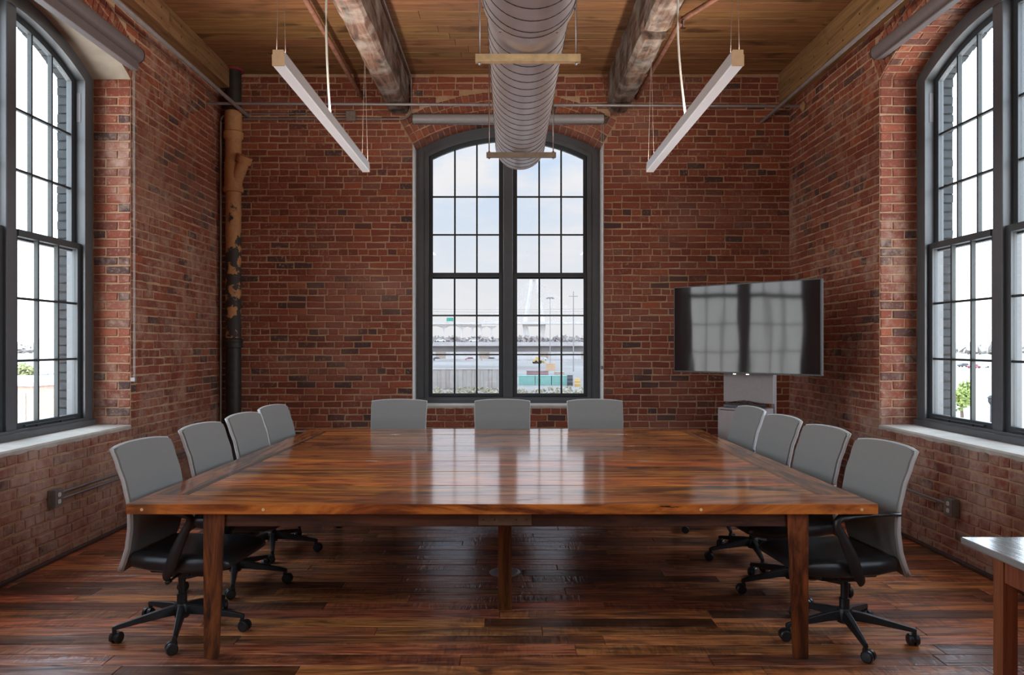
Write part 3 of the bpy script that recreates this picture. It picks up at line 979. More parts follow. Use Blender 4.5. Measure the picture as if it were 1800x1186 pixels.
    for k in range(5):
        a = base_rot + k * 2 * pi / 5; R = RZ(a)
        lp = []
        for r, z, w, h in ((.03, .118, .024, .024), (.10, .113, .022, .021), (.22, .097, .017, .015), (.315, .084, .014, .011), (.335, .079, .012, .010)):
            lp.append([(r, w, z - h), (r, -w, z - h), (r, -w * .62, z + h), (r, w * .62, z + h)])
        mb = MB(); mb.loft(lp, True, R); mb.cyl((.325, 0, .086), (.325, 0, .052), .011, n=10, M=R)
        leg = mb.build('base_leg', M_BLACK, root, bevel=.003)
        C = R @ T(.325, 0, 0) @ RZ(.7 + k * 1.1) @ T(-.014, 0, 0)
        mb = MB()
        for s in (-1, 1):
            mb.loft([[(rr * cos(2 * pi * q / 18), s * yy, .030 + rr * sin(2 * pi * q / 18)) for q in range(18)] for rr, yy in ((.022, .004), (.0295, .006), (.0295, .022), (.024, .027), (.012, .028))], True, C)
        mb.box(-.012, .028, -.004, .004, .024, .060, C)
        mb.build('caster', M_BLACK, leg, autosmooth=35)
    return root

CH = 'grey-backed office chairs around the table'
spots = [
    # x, y, facing, base angle, label
    (-1.745, 4.11, -6, 221, 'grey-backed black office chair at the table corner nearest the left outlet'),
    (-1.755, 4.94, -6, 226, 'second grey-backed office chair along the table side facing the left window'),
    (-1.745, 5.69, -6, 232, 'third grey-backed office chair along the table side facing the left window'),
    (-1.755, 6.44, -7, 215, 'grey-backed office chair nearest the iron pipe corner'),
    (1.765, 4.03, 186, 26, 'grey-backed black office chair at the table corner nearest the right outlet, armrest in view'),
    (1.765, 4.78, 186, 40, 'second grey-backed office chair along the table side below the right window'),
    (1.755, 5.5, 186, 20, 'third grey-backed office chair along the table side below the right window'),
    (1.77, 6.29, 186, 30, 'grey-backed office chair in front of the television cabinet'),
    (-1.012, 6.93, -90, 20, 'backlit grey office chair at the far table edge, left of the window'),
    (-.052, 6.93, -90, 44, 'backlit grey office chair at the far table edge, centred under the window mullion'),
    (.808, 6.93, -90, 33, 'backlit grey office chair at the far table edge, right end of the window'),
]
proto = None
for i, (x, y, fa, ba, lb) in enumerate(spots):
    if proto is None:
        proto = make_chair(radians(ba)); o = proto
    else: o = copy_tree(proto)
    o.location = (x, y, 0); o.rotation_euler = (0, 0, radians(fa))
    tag(o, lb, 'chair', CH)

# ------------------------------------------------------------------ television on its stand
TVL, TVR = Vector((1.635, 7.56, 0)), Vector((2.655, 6.505, 0))
tv_a = atan2(TVR.y - TVL.y, TVR.x - TVL.x)
tv_c = (TVL + TVR) / 2; tv_w = (TVR - TVL).length
tv = empty('television', (tv_c.x, tv_c.y, 1.26), tv_a, 'large black flat-screen television on a grey stand in the corner', 'television')
hw, hh = tv_w / 2, .83
mb = MB(); mb.box(-hw, hw, .004, .045, 0, hh); mb.box(-hw * .6, hw * .6, .045, .075, .15, .6)
mb.build('casing', M_CABDARK, tv, bevel=.004)
mb = MB()
mb.box(-hw, hw, -.004, .006, hh - .009, hh); mb.box(-hw, hw, -.004, .006, 0, .014); mb.box(-hw, -hw + .009, -.004, .006, .014, hh - .009); mb.box(hw - .009, hw, -.004, .006, .014, hh - .009)
mb.build('bezel', M_BLACK, tv)
mb = MB(); mb.add([(-hw + .009, 0, .014), (hw - .009, 0, .014), (hw - .009, 0, hh - .009), (-hw + .009, 0, hh - .009)] + [(-hw + .009, .004, .014), (hw - .009, .004, .014), (hw - .009, .004, hh - .009), (-hw + .009, .004, hh - .009)],
                   [(0, 1, 2, 3), (7, 6, 5, 4), (0, 4, 5, 1), (1, 5, 6, 2), (2, 6, 7, 3), (3, 7, 4, 0)])
mb.build('screen', M_SCREEN, tv)
for xx in (-.09, .04):
    mb = MB(); mb.box(xx, xx + .03, -.006, .004, -.008, .001); mb.build('sensor', M_CHROME, tv)
st = empty('media_stand', (tv_c.x, tv_c.y, 0), tv_a, 'grey metal media cabinet and mount panel under the television', 'cabinet')
mb = MB(); mb.box(-.25, .25, .10, .13, .990, 1.30); mb.build('mount_panel', M_CABINET, st, bevel=.004)
for xx in (-.245, .215):
    mb = MB(); mb.box(xx, xx + .035, .131, .165, .05, 1.75); mb.build('post', M_CABINET, st, bevel=.003)
CL, CR, CF, CB = -.166, .2525, -.138, .128
mb = MB(); mb.box(CL, CR, CF, CB - .03, .935, .953)
mb.box(CL, CL + .018, CF, CB - .03, .06, .935); mb.box(CR - .018, CR, CF, CB - .03, .06, .935); mb.box(CL + .018, CR - .018, CB - .045, CB - .03, .06, .935); mb.box(CL + .018, CR - .018, CF, CB - .045, .06, .08)
mb.build('carcass', M_CABINET, st, bevel=.002)
mb = MB(); mb.box(CL + .004, CR - .004, CF - .012, CF - .001, .075, .930); dr = mb.build('door', M_CABINET, st, bevel=.003)
mb = MB(); mb.cyl((CR - .05, CF - .02, .55), (CR - .05, CF - .02, .67), .006, n=8); mb.cyl((CR - .05, CF - .012, .56), (CR - .05, CF - .022, .56), .004, n=6); mb.build('handle', M_CHROME, dr)
mb = MB(); mb.box(CL, CR, CF, CB - .03, .0385, .0595)
for xx in (CL + .01, CR - .06):
    for yy in (CF + .02, CB - .09): mb.box(xx, xx + .05, yy, yy + .05, 0, .0385)
mb.build('plinth', M_CABDARK, st)
mb = MB(); mb.box(-.13, .20, -.11, .07, .954, .982); tag(mb.build('media_player', M_BLACK, None, bevel=.004), 'black media box lying on top of the grey cabinet', 'electronics').matrix_world = T(tv_c.x, tv_c.y, 0) @ RZ(tv_a)
mb = MB()
rngc = random.Random(8)
mb.sweep([(.0, -.10, .990), (-.03, -.04, 1.006), (.05, .02, 1.01), (.14, .0, 1.0), (.18, .06, .990)], .006, n=6)
mb.sweep([(-.12, -.08, .99), (-.08, 0, 1.0), (.0, .04, 1.012), (.12, -.05, .992)], .006, n=6)
tag(mb.build('cable', M_BLACK, None, smooth=True), 'black cables looped over the media box', 'cable').matrix_world = T(tv_c.x, tv_c.y, 0) @ RZ(tv_a)

# ------------------------------------------------------------------ pendant lights
def pendant(s, label):
    # local: runs along +y from the near end, bottom at z = 0
    X, Y0, Y1, Z = s * 1.312, 4.38, 7.10, 3.12
    root = empty('pendant_light', (X, Y0, Z), 0, label, 'light', 'long linear pendant lights')
    L = Y1 - Y0
    mb = MB(); mb.prism([(-.034, .012), (.034, .012), (.034, .040), (.031, .045), (.031, .088), (-.031, .088), (-.031, .045), (-.034, .040)], .012, L - .012)
    mb.build('housing', M_LAMP, root)
    mb = MB(); mb.prism([(-.031, .0), (.031, 0), (.034, .0115), (-.034, .0115)], .012, L - .012); mb.build('lens', M_LENS, root)
    for y0, y1 in ((0, .0115), (L - .0115, L)):
        mb = MB(); mb.prism([(-.034, -.001), (.035, -.001), (.035, .062), (.031, .064), (.031, .09), (-.031, .09), (-.031, .064), (-.035, .062)], y0, y1)
        o = mb.build('end_cap', M_CAP, root); o['label'] = 'tan end cap'
    top = CEIL - Z
    for y in (.06, L - .06):
        for q in (-1, 1):
            mb = MB(); mb.sweep([(q * .026, y, .089), (q * .002, y, top - .45), (q * .001, y, top - .016)], .0016, n=5); mb.build('suspension_wire', M_WIRE, root)
        mb = MB(); mb.lathe([(.03, top - .004), (.03, top - .016), (.02, top - .022)], 14, T(0, y, 0)); mb.build('ceiling_canopy', M_LAMP, root, autosmooth=40)
    for nm, rx, zz, pw in (('uplight', pi, .0895, 36), ('downlight', 0, -.001, 6)):
        d = bpy.data.lights.new(nm, 'AREA'); d.shape = 'RECTANGLE'; d.size = .055; d.size_y = L - .06; d.energy = pw; d.color = (1, .90, .78)
        o = bpy.data.objects.new(nm, d); COL.objects.link(o); o.parent = root; o.location = (0, L / 2, zz); o.rotation_euler = (rx, 0, 0)
    yc = 5.67 - Y0
    pts = [(0, yc, .088)]
    for i in range(1, 13):
        t = i / 12
        pts.append((-s * .0 + (-.035 * sin(pi * t * .9) if s < 0 else -.055 * sin(pi * t * .9)), yc + .02 * sin(pi * t), .088 + (top - .1) * t))
    mb = MB(); mb.sweep(pts, .0085, n=8); mb.build('power_cord', M_CORD, root, smooth=True)
    mb = MB(); mb.lathe([(.05, top - .002), (.05, top - .02), (.02, top - .03)], 16, T(pts[-1][0], pts[-1][1], 0)); mb.build('cord_canopy', M_LAMP, root, autosmooth=40)
pendant(-1, 'long white linear pendant lamp hung left of the round duct')
pendant(1, 'long white linear pendant lamp hung right of the round duct')

# ------------------------------------------------------------------ duct
DX, DZ, DR, DR2 = .112, 3.39, .2285, .249
duct = empty('air_duct', (DX, 4.2, DZ), 0, 'large round spiral metal air duct hanging under the ceiling', 'duct')
ROT = RX(-H90)     # lathe z -> +y
def lathe_y(prof, mat, name, parent, n=48, cap=True, **kw):
    mb = MB(); mb.lathe(prof, n, ROT, cap); return mb.build(name, mat, parent, autosmooth=30, **kw)
lathe_y([(DR2, -6.3), (DR2, -.16)], M_DUCT, 'wide_section', duct, cap=False)
lathe_y([(DR2 + .003, -.16), (DR2 + .003, -.10), (DR + .012, -.03), (DR + .003, .02), (DR + .003, .06)], M_DUCT, 'reducer', duct, cap=False)
lathe_y([(DR, .02), (DR, 2.95), (DR + .004, 2.955), (DR + .004, 2.97), (DR - .02, 2.97), (DR - .02, 2.6)], M_DUCT, 'narrow_section', duct, cap=False)
lathe_y([(.005, 2.60), (DR - .02, 2.60)], M_SEAM, 'inner_damper', duct, cap=False)
def helix(r, y0, y1, pitch, name):
    mb = MB(); pts = []; n = int((y1 - y0) / pitch * 40)
    for i in range(n + 1):
        t = 2 * pi * i / 40; pts.append((r * cos(t), y0 + (y1 - y0) * i / n, r * sin(t)))
    mb.sweep(pts, .0028, .0035, 5, up=(0, 1, 0)); mb.build(name, M_SEAM, duct)
helix(DR + .0005, .08, 2.93, .135, 'spiral_seam')
helix(DR2 + .0005, -3.0, -.20, .14, 'spiral_seam')
mb = MB()
for k in range(10):
    a = 2 * pi * k / 10 + .3; mb = MB()
    mb.lathe([(.006, 0), (.006, .004), (.003, .007)], 8, T((DR2 + .003) * cos(a), -.13, (DR2 + .003) * sin(a)) @ RY(H90 - a)); mb.build('screw', M_CHROME, duct)
def hanger(y, mat, label, r=DR, xo=0.0):
    root = empty('duct_hanger', (DX + xo, y, 0), 0, label, 'hanger', None)
    z = DZ - r - .0055
    mb = MB()
    mb.box(-.295, .295, -.0205, .0205, z - .041, z - .0385); mb.box(-.295, .295, -.0205, -.018, z - .0385, z); mb.box(-.295, .295, .018, .0205, z - .0385, z)
    mb.box(-.295, .295, -.018, -.010, z - .0025, z); mb.box(-.295, .295, .010, .018, z - .0025, z)
    bar = mb.build('crossbar', mat, root)
    for s in (-1, 1):
        mb = MB(); mb.cyl((s * .272, 0, z - .055), (s * .272, 0, CEIL - .002), .0052, n=8); rod = mb.build('threaded_rod', M_CHROME, root)
        mb = MB(); mb.lathe([(.010, z - .050), (.010, z - .0415)], 6, T(s * .272, 0, 0)); mb.lathe([(.010, z + .001), (.010, z + .010)], 6, T(s * .272, 0, 0)); mb.build('nut', M_CHROME, rod)
hanger(4.32, M_STRUT, 'tan steel trapeze bar carrying the duct near its reducer')
hanger(6.52, M_STRUT2, 'brown steel trapeze bar carrying the duct near its open end')

# ------------------------------------------------------------------ roller shades
def shade(name_loc, rz, mat, label, chain_side, chain_len, hem_drop, k=1.0):
    root = empty('roller_shade', name_loc, rz, label, 'blind')
    hwid = 1.07
    pr = [(-.005, -.052 * k), (-.060 * k, -.052 * k), (-.085 * k, -.030 * k), (-.09 * k, 0), (-.085 * k, .030 * k), (-.060 * k, .052 * k), (-.005, .052 * k)]
    # profile is (y, z); extrude along x
    mb = MB(); mb.loft([[(x, y, z) for y, z in pr] for x in (-hwid + .008, hwid - .008)]); mb.build('cassette', mat, root, autosmooth=50)
    for s in (-1, 1):
        mb = MB(); mb.loft([[(x, y * 1.04, z * 1.04) for y, z in pr] for x in sorted((s * hwid, s * (hwid - .0075)))]); mb.build('end_cap', M_CABDARK, root, autosmooth=50)
    mb = MB(); mb.box(-hwid + .03, hwid - .03, -.062 * k, -.012, -.054 * k - hem_drop, -.0535 * k); mb.build('hem_bar', M_SHADE, root, bevel=.005)
    x = chain_side * (hwid - .02)
    loop = [(x - .012, -.03, -.055), (x - .012, -.035, -.055 - chain_len), (x - .008, -.035, -.07 - chain_len), (x + .004, -.035, -.075 - chain_len), (x + .010, -.035, -.06 - chain_len), (x + .012, -.03, -.055)]
    mb = MB(); mb.sweep(loop, .0022, n=6); ch = mb.build('pull_chain', M_CORD, root)
    mb = MB(); mb.box(x - .02, x + .012, -.05, -.012, -.07 - chain_len, -.035 - chain_len); mb.build('chain_anchor', M_CONDUIT, ch, bevel=.003)
shade((.003, BACK - .008, 4.045), 0, M_SHADE_W, 'pale grey roller shade cassette above the far window', 1, 2.72, .004)
shade((ROOM_L + .008, 5.46, 3.985), H90, M_SHADE, 'grey roller shade cassette above the left window', 1, 2.70, .075, 1.25)
shade((ROOM_R - .008, 5.40, 3.985), -H90, M_SHADE, 'grey roller shade cassette above the right window', 1, 2.7, .012, 1.12)

# ------------------------------------------------------------------ pipes, conduits, rods
def pipe(name, pts, r, mat, label, cat='pipe', n=10, straps=(), group=None):
    mb = MB(); mb.sweep(pts, r, n=n); o = mb.build(name, mat, None, autosmooth=50)
    tag(o, label, cat, group)
    for p, ax in straps:
        mb = MB()
        if ax == 'z': mb.box(p[0] - .02, p[0] + .02, p[1] - r - .003, p[1] + r + .003, p[2] - .012, p[2] + .012)
        else: mb.box(p[0] - .012, p[0] + .012, p[1] - r - .003, p[1] + r + .003, p[2] - r - .014, p[2] + r + .003)
        mb.build('strap', M_CHROME, o, bevel=.002)
    return o
def bend(pts, r=.06, n=5):
    pts = [Vector(p) for p in pts]; out = [pts[0]]
    for a, b, c in zip(pts, pts[1:], pts[2:]):
        d0, d1 = (a - b), (c - b); rr = min(r, d0.length * .45, d1.length * .45)
        p0, p1 = b + d0.normalized() * rr, b + d1.normalized() * rr
        for i in range(n + 1):
            t = i / n; out.append(p0 * (1 - t) ** 2 + b * 2 * t * (1 - t) + p1 * t * t)
    out.append(pts[-1]); return out
pipe('tie_rod', [(ROOM_L + .004, 8.18, 4.095), (ROOM_R - .004, 8.18, 4.065)], .016, M_CONDUIT, 'long steel tie rod spanning wall to wall under the beams', 'rod')
mb = MB(); mb.lathe([(.015, 0), (.055, .004), (.055, .014), (.03, .03), (.02, .045)], 14, T(ROOM_R - .009, 8.18, 4.065) @ RY(-H90))
tag(mb.build('anchor_plate', plain('tan_iron', (.34, .19, .09), .7), None, autosmooth=40), 'round tan anchor plate of the tie rod on the right wall', 'plate')
pipe('conduit', [(-2.912, REAR, 4.085), (-2.912, BACK - .01, 4.085)], .021, M_CONDUIT, 'thick grey conduit under the left side timber running to the far wall', 'conduit')
pipe('conduit', [(2.84, REAR, 4.02), (2.84, BACK - .01, 4.02)], .018, M_CONDUIT, 'thick grey conduit under the right side timber running to the far wall', 'conduit')
yb = BACK - .022
pipe('conduit', [(-2.90, yb, 4.112), (-1.814, yb, 4.112)], .0095, M_CONDUIT, 'upper thin conduit on the far wall into the tan junction box', 'conduit', straps=[((-2.37, yb, 4.112), 'x')])
pipe('conduit', bend([(-2.96, yb, 4.052), (-1.16, yb, 4.052), (-1.085, yb, 4.10), (-1.085, yb, 4.52), (-1.085, 5.0, 4.535)], .09), .0095, M_CONDUIT,
     'lower thin conduit on the far wall curving up beside the left beam', 'conduit', straps=[((-2.37, yb, 4.052), 'x')])
mb = MB(); mb.box(-.055, .055, -.045, 0, -.055, .055)
jb = tag(mb.build('junction_box', plain('box_grey', (.24, .19, .16), .5, .3), None, bevel=.006, loc=(-1.757, BACK - .008, 4.083)), 'square tan junction box on the far brick wall', 'electrical box')
mb = MB(); mb.box(-.05, .05, -.049, -.0452, -.05, .05); mb.build('cover', MATS['box_grey'], jb, bevel=.002)
pipe('sprinkler_pipe', [(-1.64, 4.0, 4.34), (-1.635, BACK - .006, 4.29)], .023, M_PIPE_RUST, 'rusty sprinkler pipe left of the left beam', 'pipe')
sp = pipe('sprinkler_pipe', bend([(1.44, BACK - .006, 4.29), (1.50, 6.62, 4.33), (1.95, 5.9, 4.40)], .08), .023, M_PIPE_RUST, 'rusty sprinkler pipe right of the right beam with elbow', 'pipe')
mb = MB(); mb.lathe([(.016, 0), (.016, -.03), (.010, -.034), (.010, -.055), (.024, -.06), (.024, -.064)], 12, T(1.505, 6.60, 4.31)); mb.build('sprinkler_head', M_CHROME, sp, autosmooth=40)
mb = MB(); mb.lathe([(.033, -.035), (.033, .035)], 14, T(1.50, 6.66, 4.33) @ RX(H90)); mb.build('coupling', M_PIPE_RUST, sp, autosmooth=40)
# wall conduit in the left corner and low power conduits
pipe('conduit', bend([(-3.178, 8.50, .03), (-3.178, 8.50, 4.07), (-2.99, 8.60, 4.07)], .08), .0115, M_CORD, 'slim vertical conduit beside the iron pipe', 'conduit')
xl = ROOM_L + .020; xr = ROOM_R - .020
pipe('conduit', [(xl, 5.44, .475), (xl, 8.56, .475)], .0095, M_CONDUIT, 'upper of two low conduits leaving the left outlet', 'conduit')
pipe('conduit', [(xl, 5.44, .43), (xl, 8.56, .43)], .0095, M_CONDUIT, 'lower of two low conduits leaving the left outlet', 'conduit')
pipe('conduit', [(xr, 5.46, .392), (xr, 8.58, .392)], .0095, M_CONDUIT, 'low conduit leaving the right outlet', 'conduit')
pipe('conduit', [(-2.90, yb, .555), (-1.5, yb, .555)], .012, M_CORD, 'pale low conduit on the far wall behind the left chairs', 'conduit')

def outlet(loc, rz, label):
    root = empty('wall_outlet', loc, rz, label, 'outlet')      # local: faces -y, back at y = 0
    mb = MB(); mb.box(-.052, .052, -.05, 0, -.062, .062); mb.build('metal_box', M_BOX, root, bevel=.005)
    mb = MB(); mb.box(-.050, .050, -.054, -.0505, -.060, .060); pl = mb.build('cover_plate', M_BOX, root, bevel=.003)
    for zz in (-.024, .024):
        mb = MB(); mb.prism([(.018 * cos(2 * pi * k / 16), zz + max(-.0145, min(.0145, .019 * sin(2 * pi * k / 16)))) for k in range(16)], -.0565, -.0538); so = mb.build('socket', M_SOCKET, pl)
    mb = MB()
    for zz in (-.024, .024):
        mb.box(-.0075, -.0055, -.0572, -.0562, zz - .001, zz + .008); mb.box(.0055, .0075, -.0572, -.0562, zz - .001, zz + .007); mb.cyl((0, -.0572, zz - .008), (0, -.0562, zz - .008), .0025, n=8)
    mb.build('slots', M_BLACK, pl)
outlet((ROOM_L + .008, 5.39, .452), H90, 'steel surface outlet box on the left brick wall')
outlet((ROOM_R - .008, 5.41, .385), -H90, 'steel surface outlet box on the right brick wall')

# iron drain stack in the corner
PXX, PYY = -3.025, 8.46
stk = empty('drain_pipe', (PXX, PYY, 0), 0, 'tall cast iron drain stack with peeling tan paint in the left corner', 'pipe')
mb = MB(); mb.lathe([(.083, 0), (.083, 1.49)], 24); mb.build('lower_pipe', M_PIPE_DK, stk, autosmooth=40)
mb = MB(); mb.lathe([(.083, 1.49), (.102, 1.495), (.104, 1.51), (.096, 1.525), (.096, 1.55), (.104, 1.565), (.102, 1.58), (.083, 1.60)], 24); mb.build('hub_collar', M_PIPE_DK, stk, autosmooth=40)
mb = MB(); mb.lathe([(.083, 1.60), (.083, 3.20)], 24); mb.build('middle_pipe', M_PIPE_PAINT, stk, autosmooth=40)
mb = MB(); mb.lathe([(.083, 3.20), (.105, 3.205), (.108, 3.24), (.095, 3.27), (.098, 3.50), (.086, 3.60), (.086, 3.78), (.104, 3.80), (.106, 3.86), (.092, 3.875), (.090, 4.09)], 24)
wye = mb.build('wye_fitting', M_PIPE_PAINT, stk, autosmooth=40)
mb = MB(); mb.sweep([(0, 0, 3.26), (.075, -.03, 3.42), (.115, -.05, 3.50), (.15, -.065, 3.575)], .07, n=20, radii=[(.07, .07), (.07, .07), (.066, .066), (.066, .066)])
mb.sweep([(.122, -.053, 3.515), (.155, -.067, 3.585)], .084, n=20)
mb.build('side_branch', M_PIPE_PAINT, wye, autosmooth=40)
mb = MB(); mb.lathe([(.086, 4.09), (.086, CEIL - .03)], 24); mb.build('upper_pipe', M_PIPE_DK, stk, autosmooth=40)
mb = MB(); mb.lathe([(.115, CEIL - .03), (.115, CEIL - .004)], 24); o = mb.build('ceiling_collar', plain('red_sealant', (.22, .03, .03), .6), stk, autosmooth=40); o['label'] = 'red fire sealant collar'

# ------------------------------------------------------------------ floor outlet cover and side table
fo = empty('floor_outlet', (-.020, 5.15, 0.0005), 0, 'round chrome floor outlet cover behind the centre table leg', 'outlet')
mb = MB(); mb.lathe([(.107, .0012), (.104, .006), (.085, .009), (.080, .006)], 36); mb.build('ring', M_BRUSHED, fo, autosmooth=40)
mb = MB(); mb.lathe([(.0795, .0015), (.0795, .006), (.02, .0065)], 36); lid = mb.build('lid', M_BRUSHED, fo, autosmooth=40)
mb = MB(); mb.box(-.03, .03, -.045, -.035, .0065, .009); mb.build('latch', M_STEEL, lid, bevel=.001)

sd = empty('side_table', (2.2, 2.2, 0), 0, 'grey-topped table with reddish wood legs at the right edge', 'table')
mb = MB(); mb.box(-.395, .60, -1.0, .865, .735, .762); mb.build('top', M_TOPGREY, sd, bevel=.004)
for xx, yy in ((-.345, .68), (.48, .68), (-.345, -.9), (.48, -.9)):
    mb = MB(); mb.box(xx, xx + .058, yy, yy + .058, 0, .734); mb.build('leg', M_REDWOOD, sd, bevel=.003)
for b in ((-.338, -.318, -.842, .68), (.518, .538, -.842, .68), (-.287, .48, .70, .72), (-.287, .48, -.88, -.86)):
    mb = MB(); mb.box(*b, .635, .734); mb.build('apron', M_REDWOOD, sd, bevel=.002)

#EXTERIOR
# ------------------------------------------------------------------ outside: all at true distance, ground 7 m below the floor
GZ = -7.0
def gpt(x, y, z=GZ):
    """world point on the horizontal plane z seen at pixel (x, y)"""
    Y = (CZ - z) * F / (y - CY)
    return Vector(((x - CX) * Y / F, Y, z))
def at(x, y, Y): return Vector(((x - CX) * Y / F, Y, CZ - (y - CY) * Y / F))

def ground_mat():
    g = NG('yard_ground')
    p = g.pos()
    a = g.noise(p, .02, 5, .6); b = g.noise(p, .3, 5, .6)
    col = g.ramp(a, [(.35, (.22, .20, .18)), (.5, (.29, .27, .25)), (.65, (.34, .32, .30))])
    col = g.mix(g.math('MULTIPLY', g.fac(b, .4, .7), .35), col, (.19, .18, .16))
    g.set(Base_Color=col, Roughness=.9, Specular_IOR_Level=.1)
    return g.m
mb = MB(); mb.add([(-2200, 12, GZ), (2200, 12, GZ), (2200, 2600, GZ), (-2200, 2600, GZ)], [(0, 1, 2, 3)])
tag(mb.build('ground', ground_mat(), fix=False), 'pale paved yard and river flats outside the windows', 'ground', kind='structure')

X_CONC = plain('pale_concrete', (.42, .39, .37), .85, var=.1, scale=.2)
X_WHITE = plain('white_siding', (.58, .55, .53), .8, var=.05, scale=.1)
X_SHADE = plain('canopy_shade', (.20, .18, .175), .8, var=.15, scale=.15)  # white wall under the canopy, its shade put into the colour
X_TAN = plain('tan_door', (.40, .32, .26), .8, var=.08, scale=.3)
X_TEAL = plain('teal_paint', (.20, .38, .33), .7, var=.15, scale=.5)  # yard paints from here are desaturated, distance haze put into their colour
X_RUST = plain('rust_paint', (.28, .18, .18), .8, var=.2, scale=.5)
X_YEL = plain('machine_yellow', (.50, .34, .13), .6, var=.08)
X_ORANGE = plain('orange_paint', (.50, .34, .21), .6, var=.08)
X_TYRE = plain('tyre_black', (.02, .02, .02), .8)
X_CARW = plain('white_car_paint', (.62, .62, .62), .4)
X_CARD = plain('dark_car_paint', (.05, .05, .06), .4)
X_CARR = plain('red_car_paint', (.25, .06, .08), .4)
X_BRIDGE = plain('bridge_concrete', (.60, .565, .53), .85, var=.05, scale=.05)
X_SIGN = plain('sign_green', (.05, .30, .22), .6)
X_POLE = plain('pole_grey', (.26, .25, .24), .7)
X_WIRE = plain('power_wire', (.30, .29, .28), .7)
X_LEAF = plain('leaf_green', (.16, .20, .05), .8, var=.5, scale=1.2)
X_LEAF2 = plain('leaf_olive', (.20, .20, .09), .8, var=.5, scale=1.2)
X_TREE = plain('winter_trees', (.30, .26, .24), .9, var=.3, scale=.2)
X_BARK = plain('bark', (.10, .07, .05), .9)
X_BRUSH = plain('brush', (.30, .26, .18), .9, var=.4, scale=2)

def fence_mat():
    g = NG('stained_sheet_piling')
    p = g.pos()
    a = g.noise(g.mapped(p, (.55, .02, .06)), 1.0, 4, .6); b = g.noise(p, .8, 5, .6)
    col = g.mix(g.fac(b, .3, .7), (.30, .27, .24), (.36, .33, .30))
    col = g.mix(g.math('MULTIPLY', g.fac(a, .56, .68), .6), col, (.28, .17, .16))
    g.set(Base_Color=col, Roughness=.85)
    return g.m
X_FENCE = fence_mat()

# sheet pile wall at the yard edge
sw = empty('retaining_wall', (0, 146, GZ), 0, 'stained grey sheet-pile wall across the yard, lower left of the far window', 'wall')
for i in range(16):
    x0 = -26 + i * 1.62
    mb = MB(); mb.prism([(x0, 0), (x0 + 1.56, 0), (x0 + 1.56, 3.75), (x0, 3.75)], 0, .35)
    mb.prism([(x0 + .35, .1), (x0 + 1.15, .1), (x0 + 1.15, 3.7), (x0 + .35, 3.7)], -.14, 0)
    mb.build('panel', X_FENCE, sw)
mb = MB(); mb.box(-26.2, 0.2, -.2, .5, 3.752, 4.0); mb.build('coping', X_CONC, sw)

# warehouse with deep fascia
wh = empty('warehouse', (0, 430, GZ), 0, 'long low white warehouse with painted shade band and tan doors', 'building')
mb = MB(); mb.box(-140, 140, 0, 30, 0, 4.4); mb.build('wall', X_WHITE, wh)
mb = MB(); mb.box(-140, 140, -.2, 30, 4.41, 7.55); mb.build('shaded_band', X_SHADE, wh)
mb = MB(); mb.box(-142, 142, -3, 31, 7.56, 8.6); mb.box(-142, 142, -2, 30, 8.6, 9.9); mb.build('roof_fascia', X_CONC, wh)
for x0 in (-84, -62, -40.5, -16, -4.5, 17, 41, 63, 85):
    mb = MB(); mb.box(x0, x0 + 5.6, -.25, .05, 0, 4.3); mb.build('door', X_TAN, wh)
rng = random.Random(2)
# vehicles
def car(p, rz, mat, label, s=1.0):
    root = empty('car', p, rz, label, 'car', 'parked cars in the yard'); root.scale = (s, s, s)
    mb = MB(); mb.loft([[(x, y, z) for x, z in ((-2.2, .35), (2.2, .35), (2.25, .75), (1.3, .95), (.75, 1.45), (-1.1, 1.48), (-1.8, 1.0), (-2.25, .9))] for y in (-.85, .85)]); mb.build('body', mat, root, bevel=.08)
    mb = MB(); mb.box(-1.35, .95, -.87, .87, .98, 1.36); mb.build('window', X_TYRE, root, bevel=.15)
    for sx in (-1.35, 1.35):
        for sy in (-.8, .8):
            mb = MB(); mb.cyl((sx, sy - .1, .33), (sx, sy + .1, .33), .33, n=14); mb.build('wheel', X_TYRE, root)
for x, mt, lb in ((768, X_CARD, 'dark car parked by the warehouse, seen through the lower left pane'), (827, X_CARR, 'red car parked by the warehouse'), (865, X_CARD, 'dark car parked by the warehouse next to the window mullion'), (955, X_CARW, 'white car parked near the yellow machine')):
    car((((x - CX) * 405 / F), 405, GZ), rng.uniform(-.3, .3), mt, lb, 1.15)
for x, lb in ((775, 'white van on the roof-level road, left pane'), (833, 'white van on the roof-level road, near the mullion')):
    c_ = at(x, 600, 436); car((c_.x, 436, GZ + 9.9), 0, X_CARW, lb, 1.2)
# jersey barriers
for i in range(12):
    x0 = -46 + i * 8.2
    mb = MB(); mb.prism([(x0, 0), (x0 + 7.6, 0), (x0 + 7.6, 1.1), (x0, 1.1)], -.3, .3)
    o = mb.build('barrier', X_CONC, None, loc=(0, 396, GZ)); tag(o, 'pale concrete barrier, %s from the left in the row before the warehouse' % 'first second third fourth fifth sixth seventh eighth ninth tenth eleventh twelfth'.split()[i], 'barrier', 'concrete barriers before the warehouse')

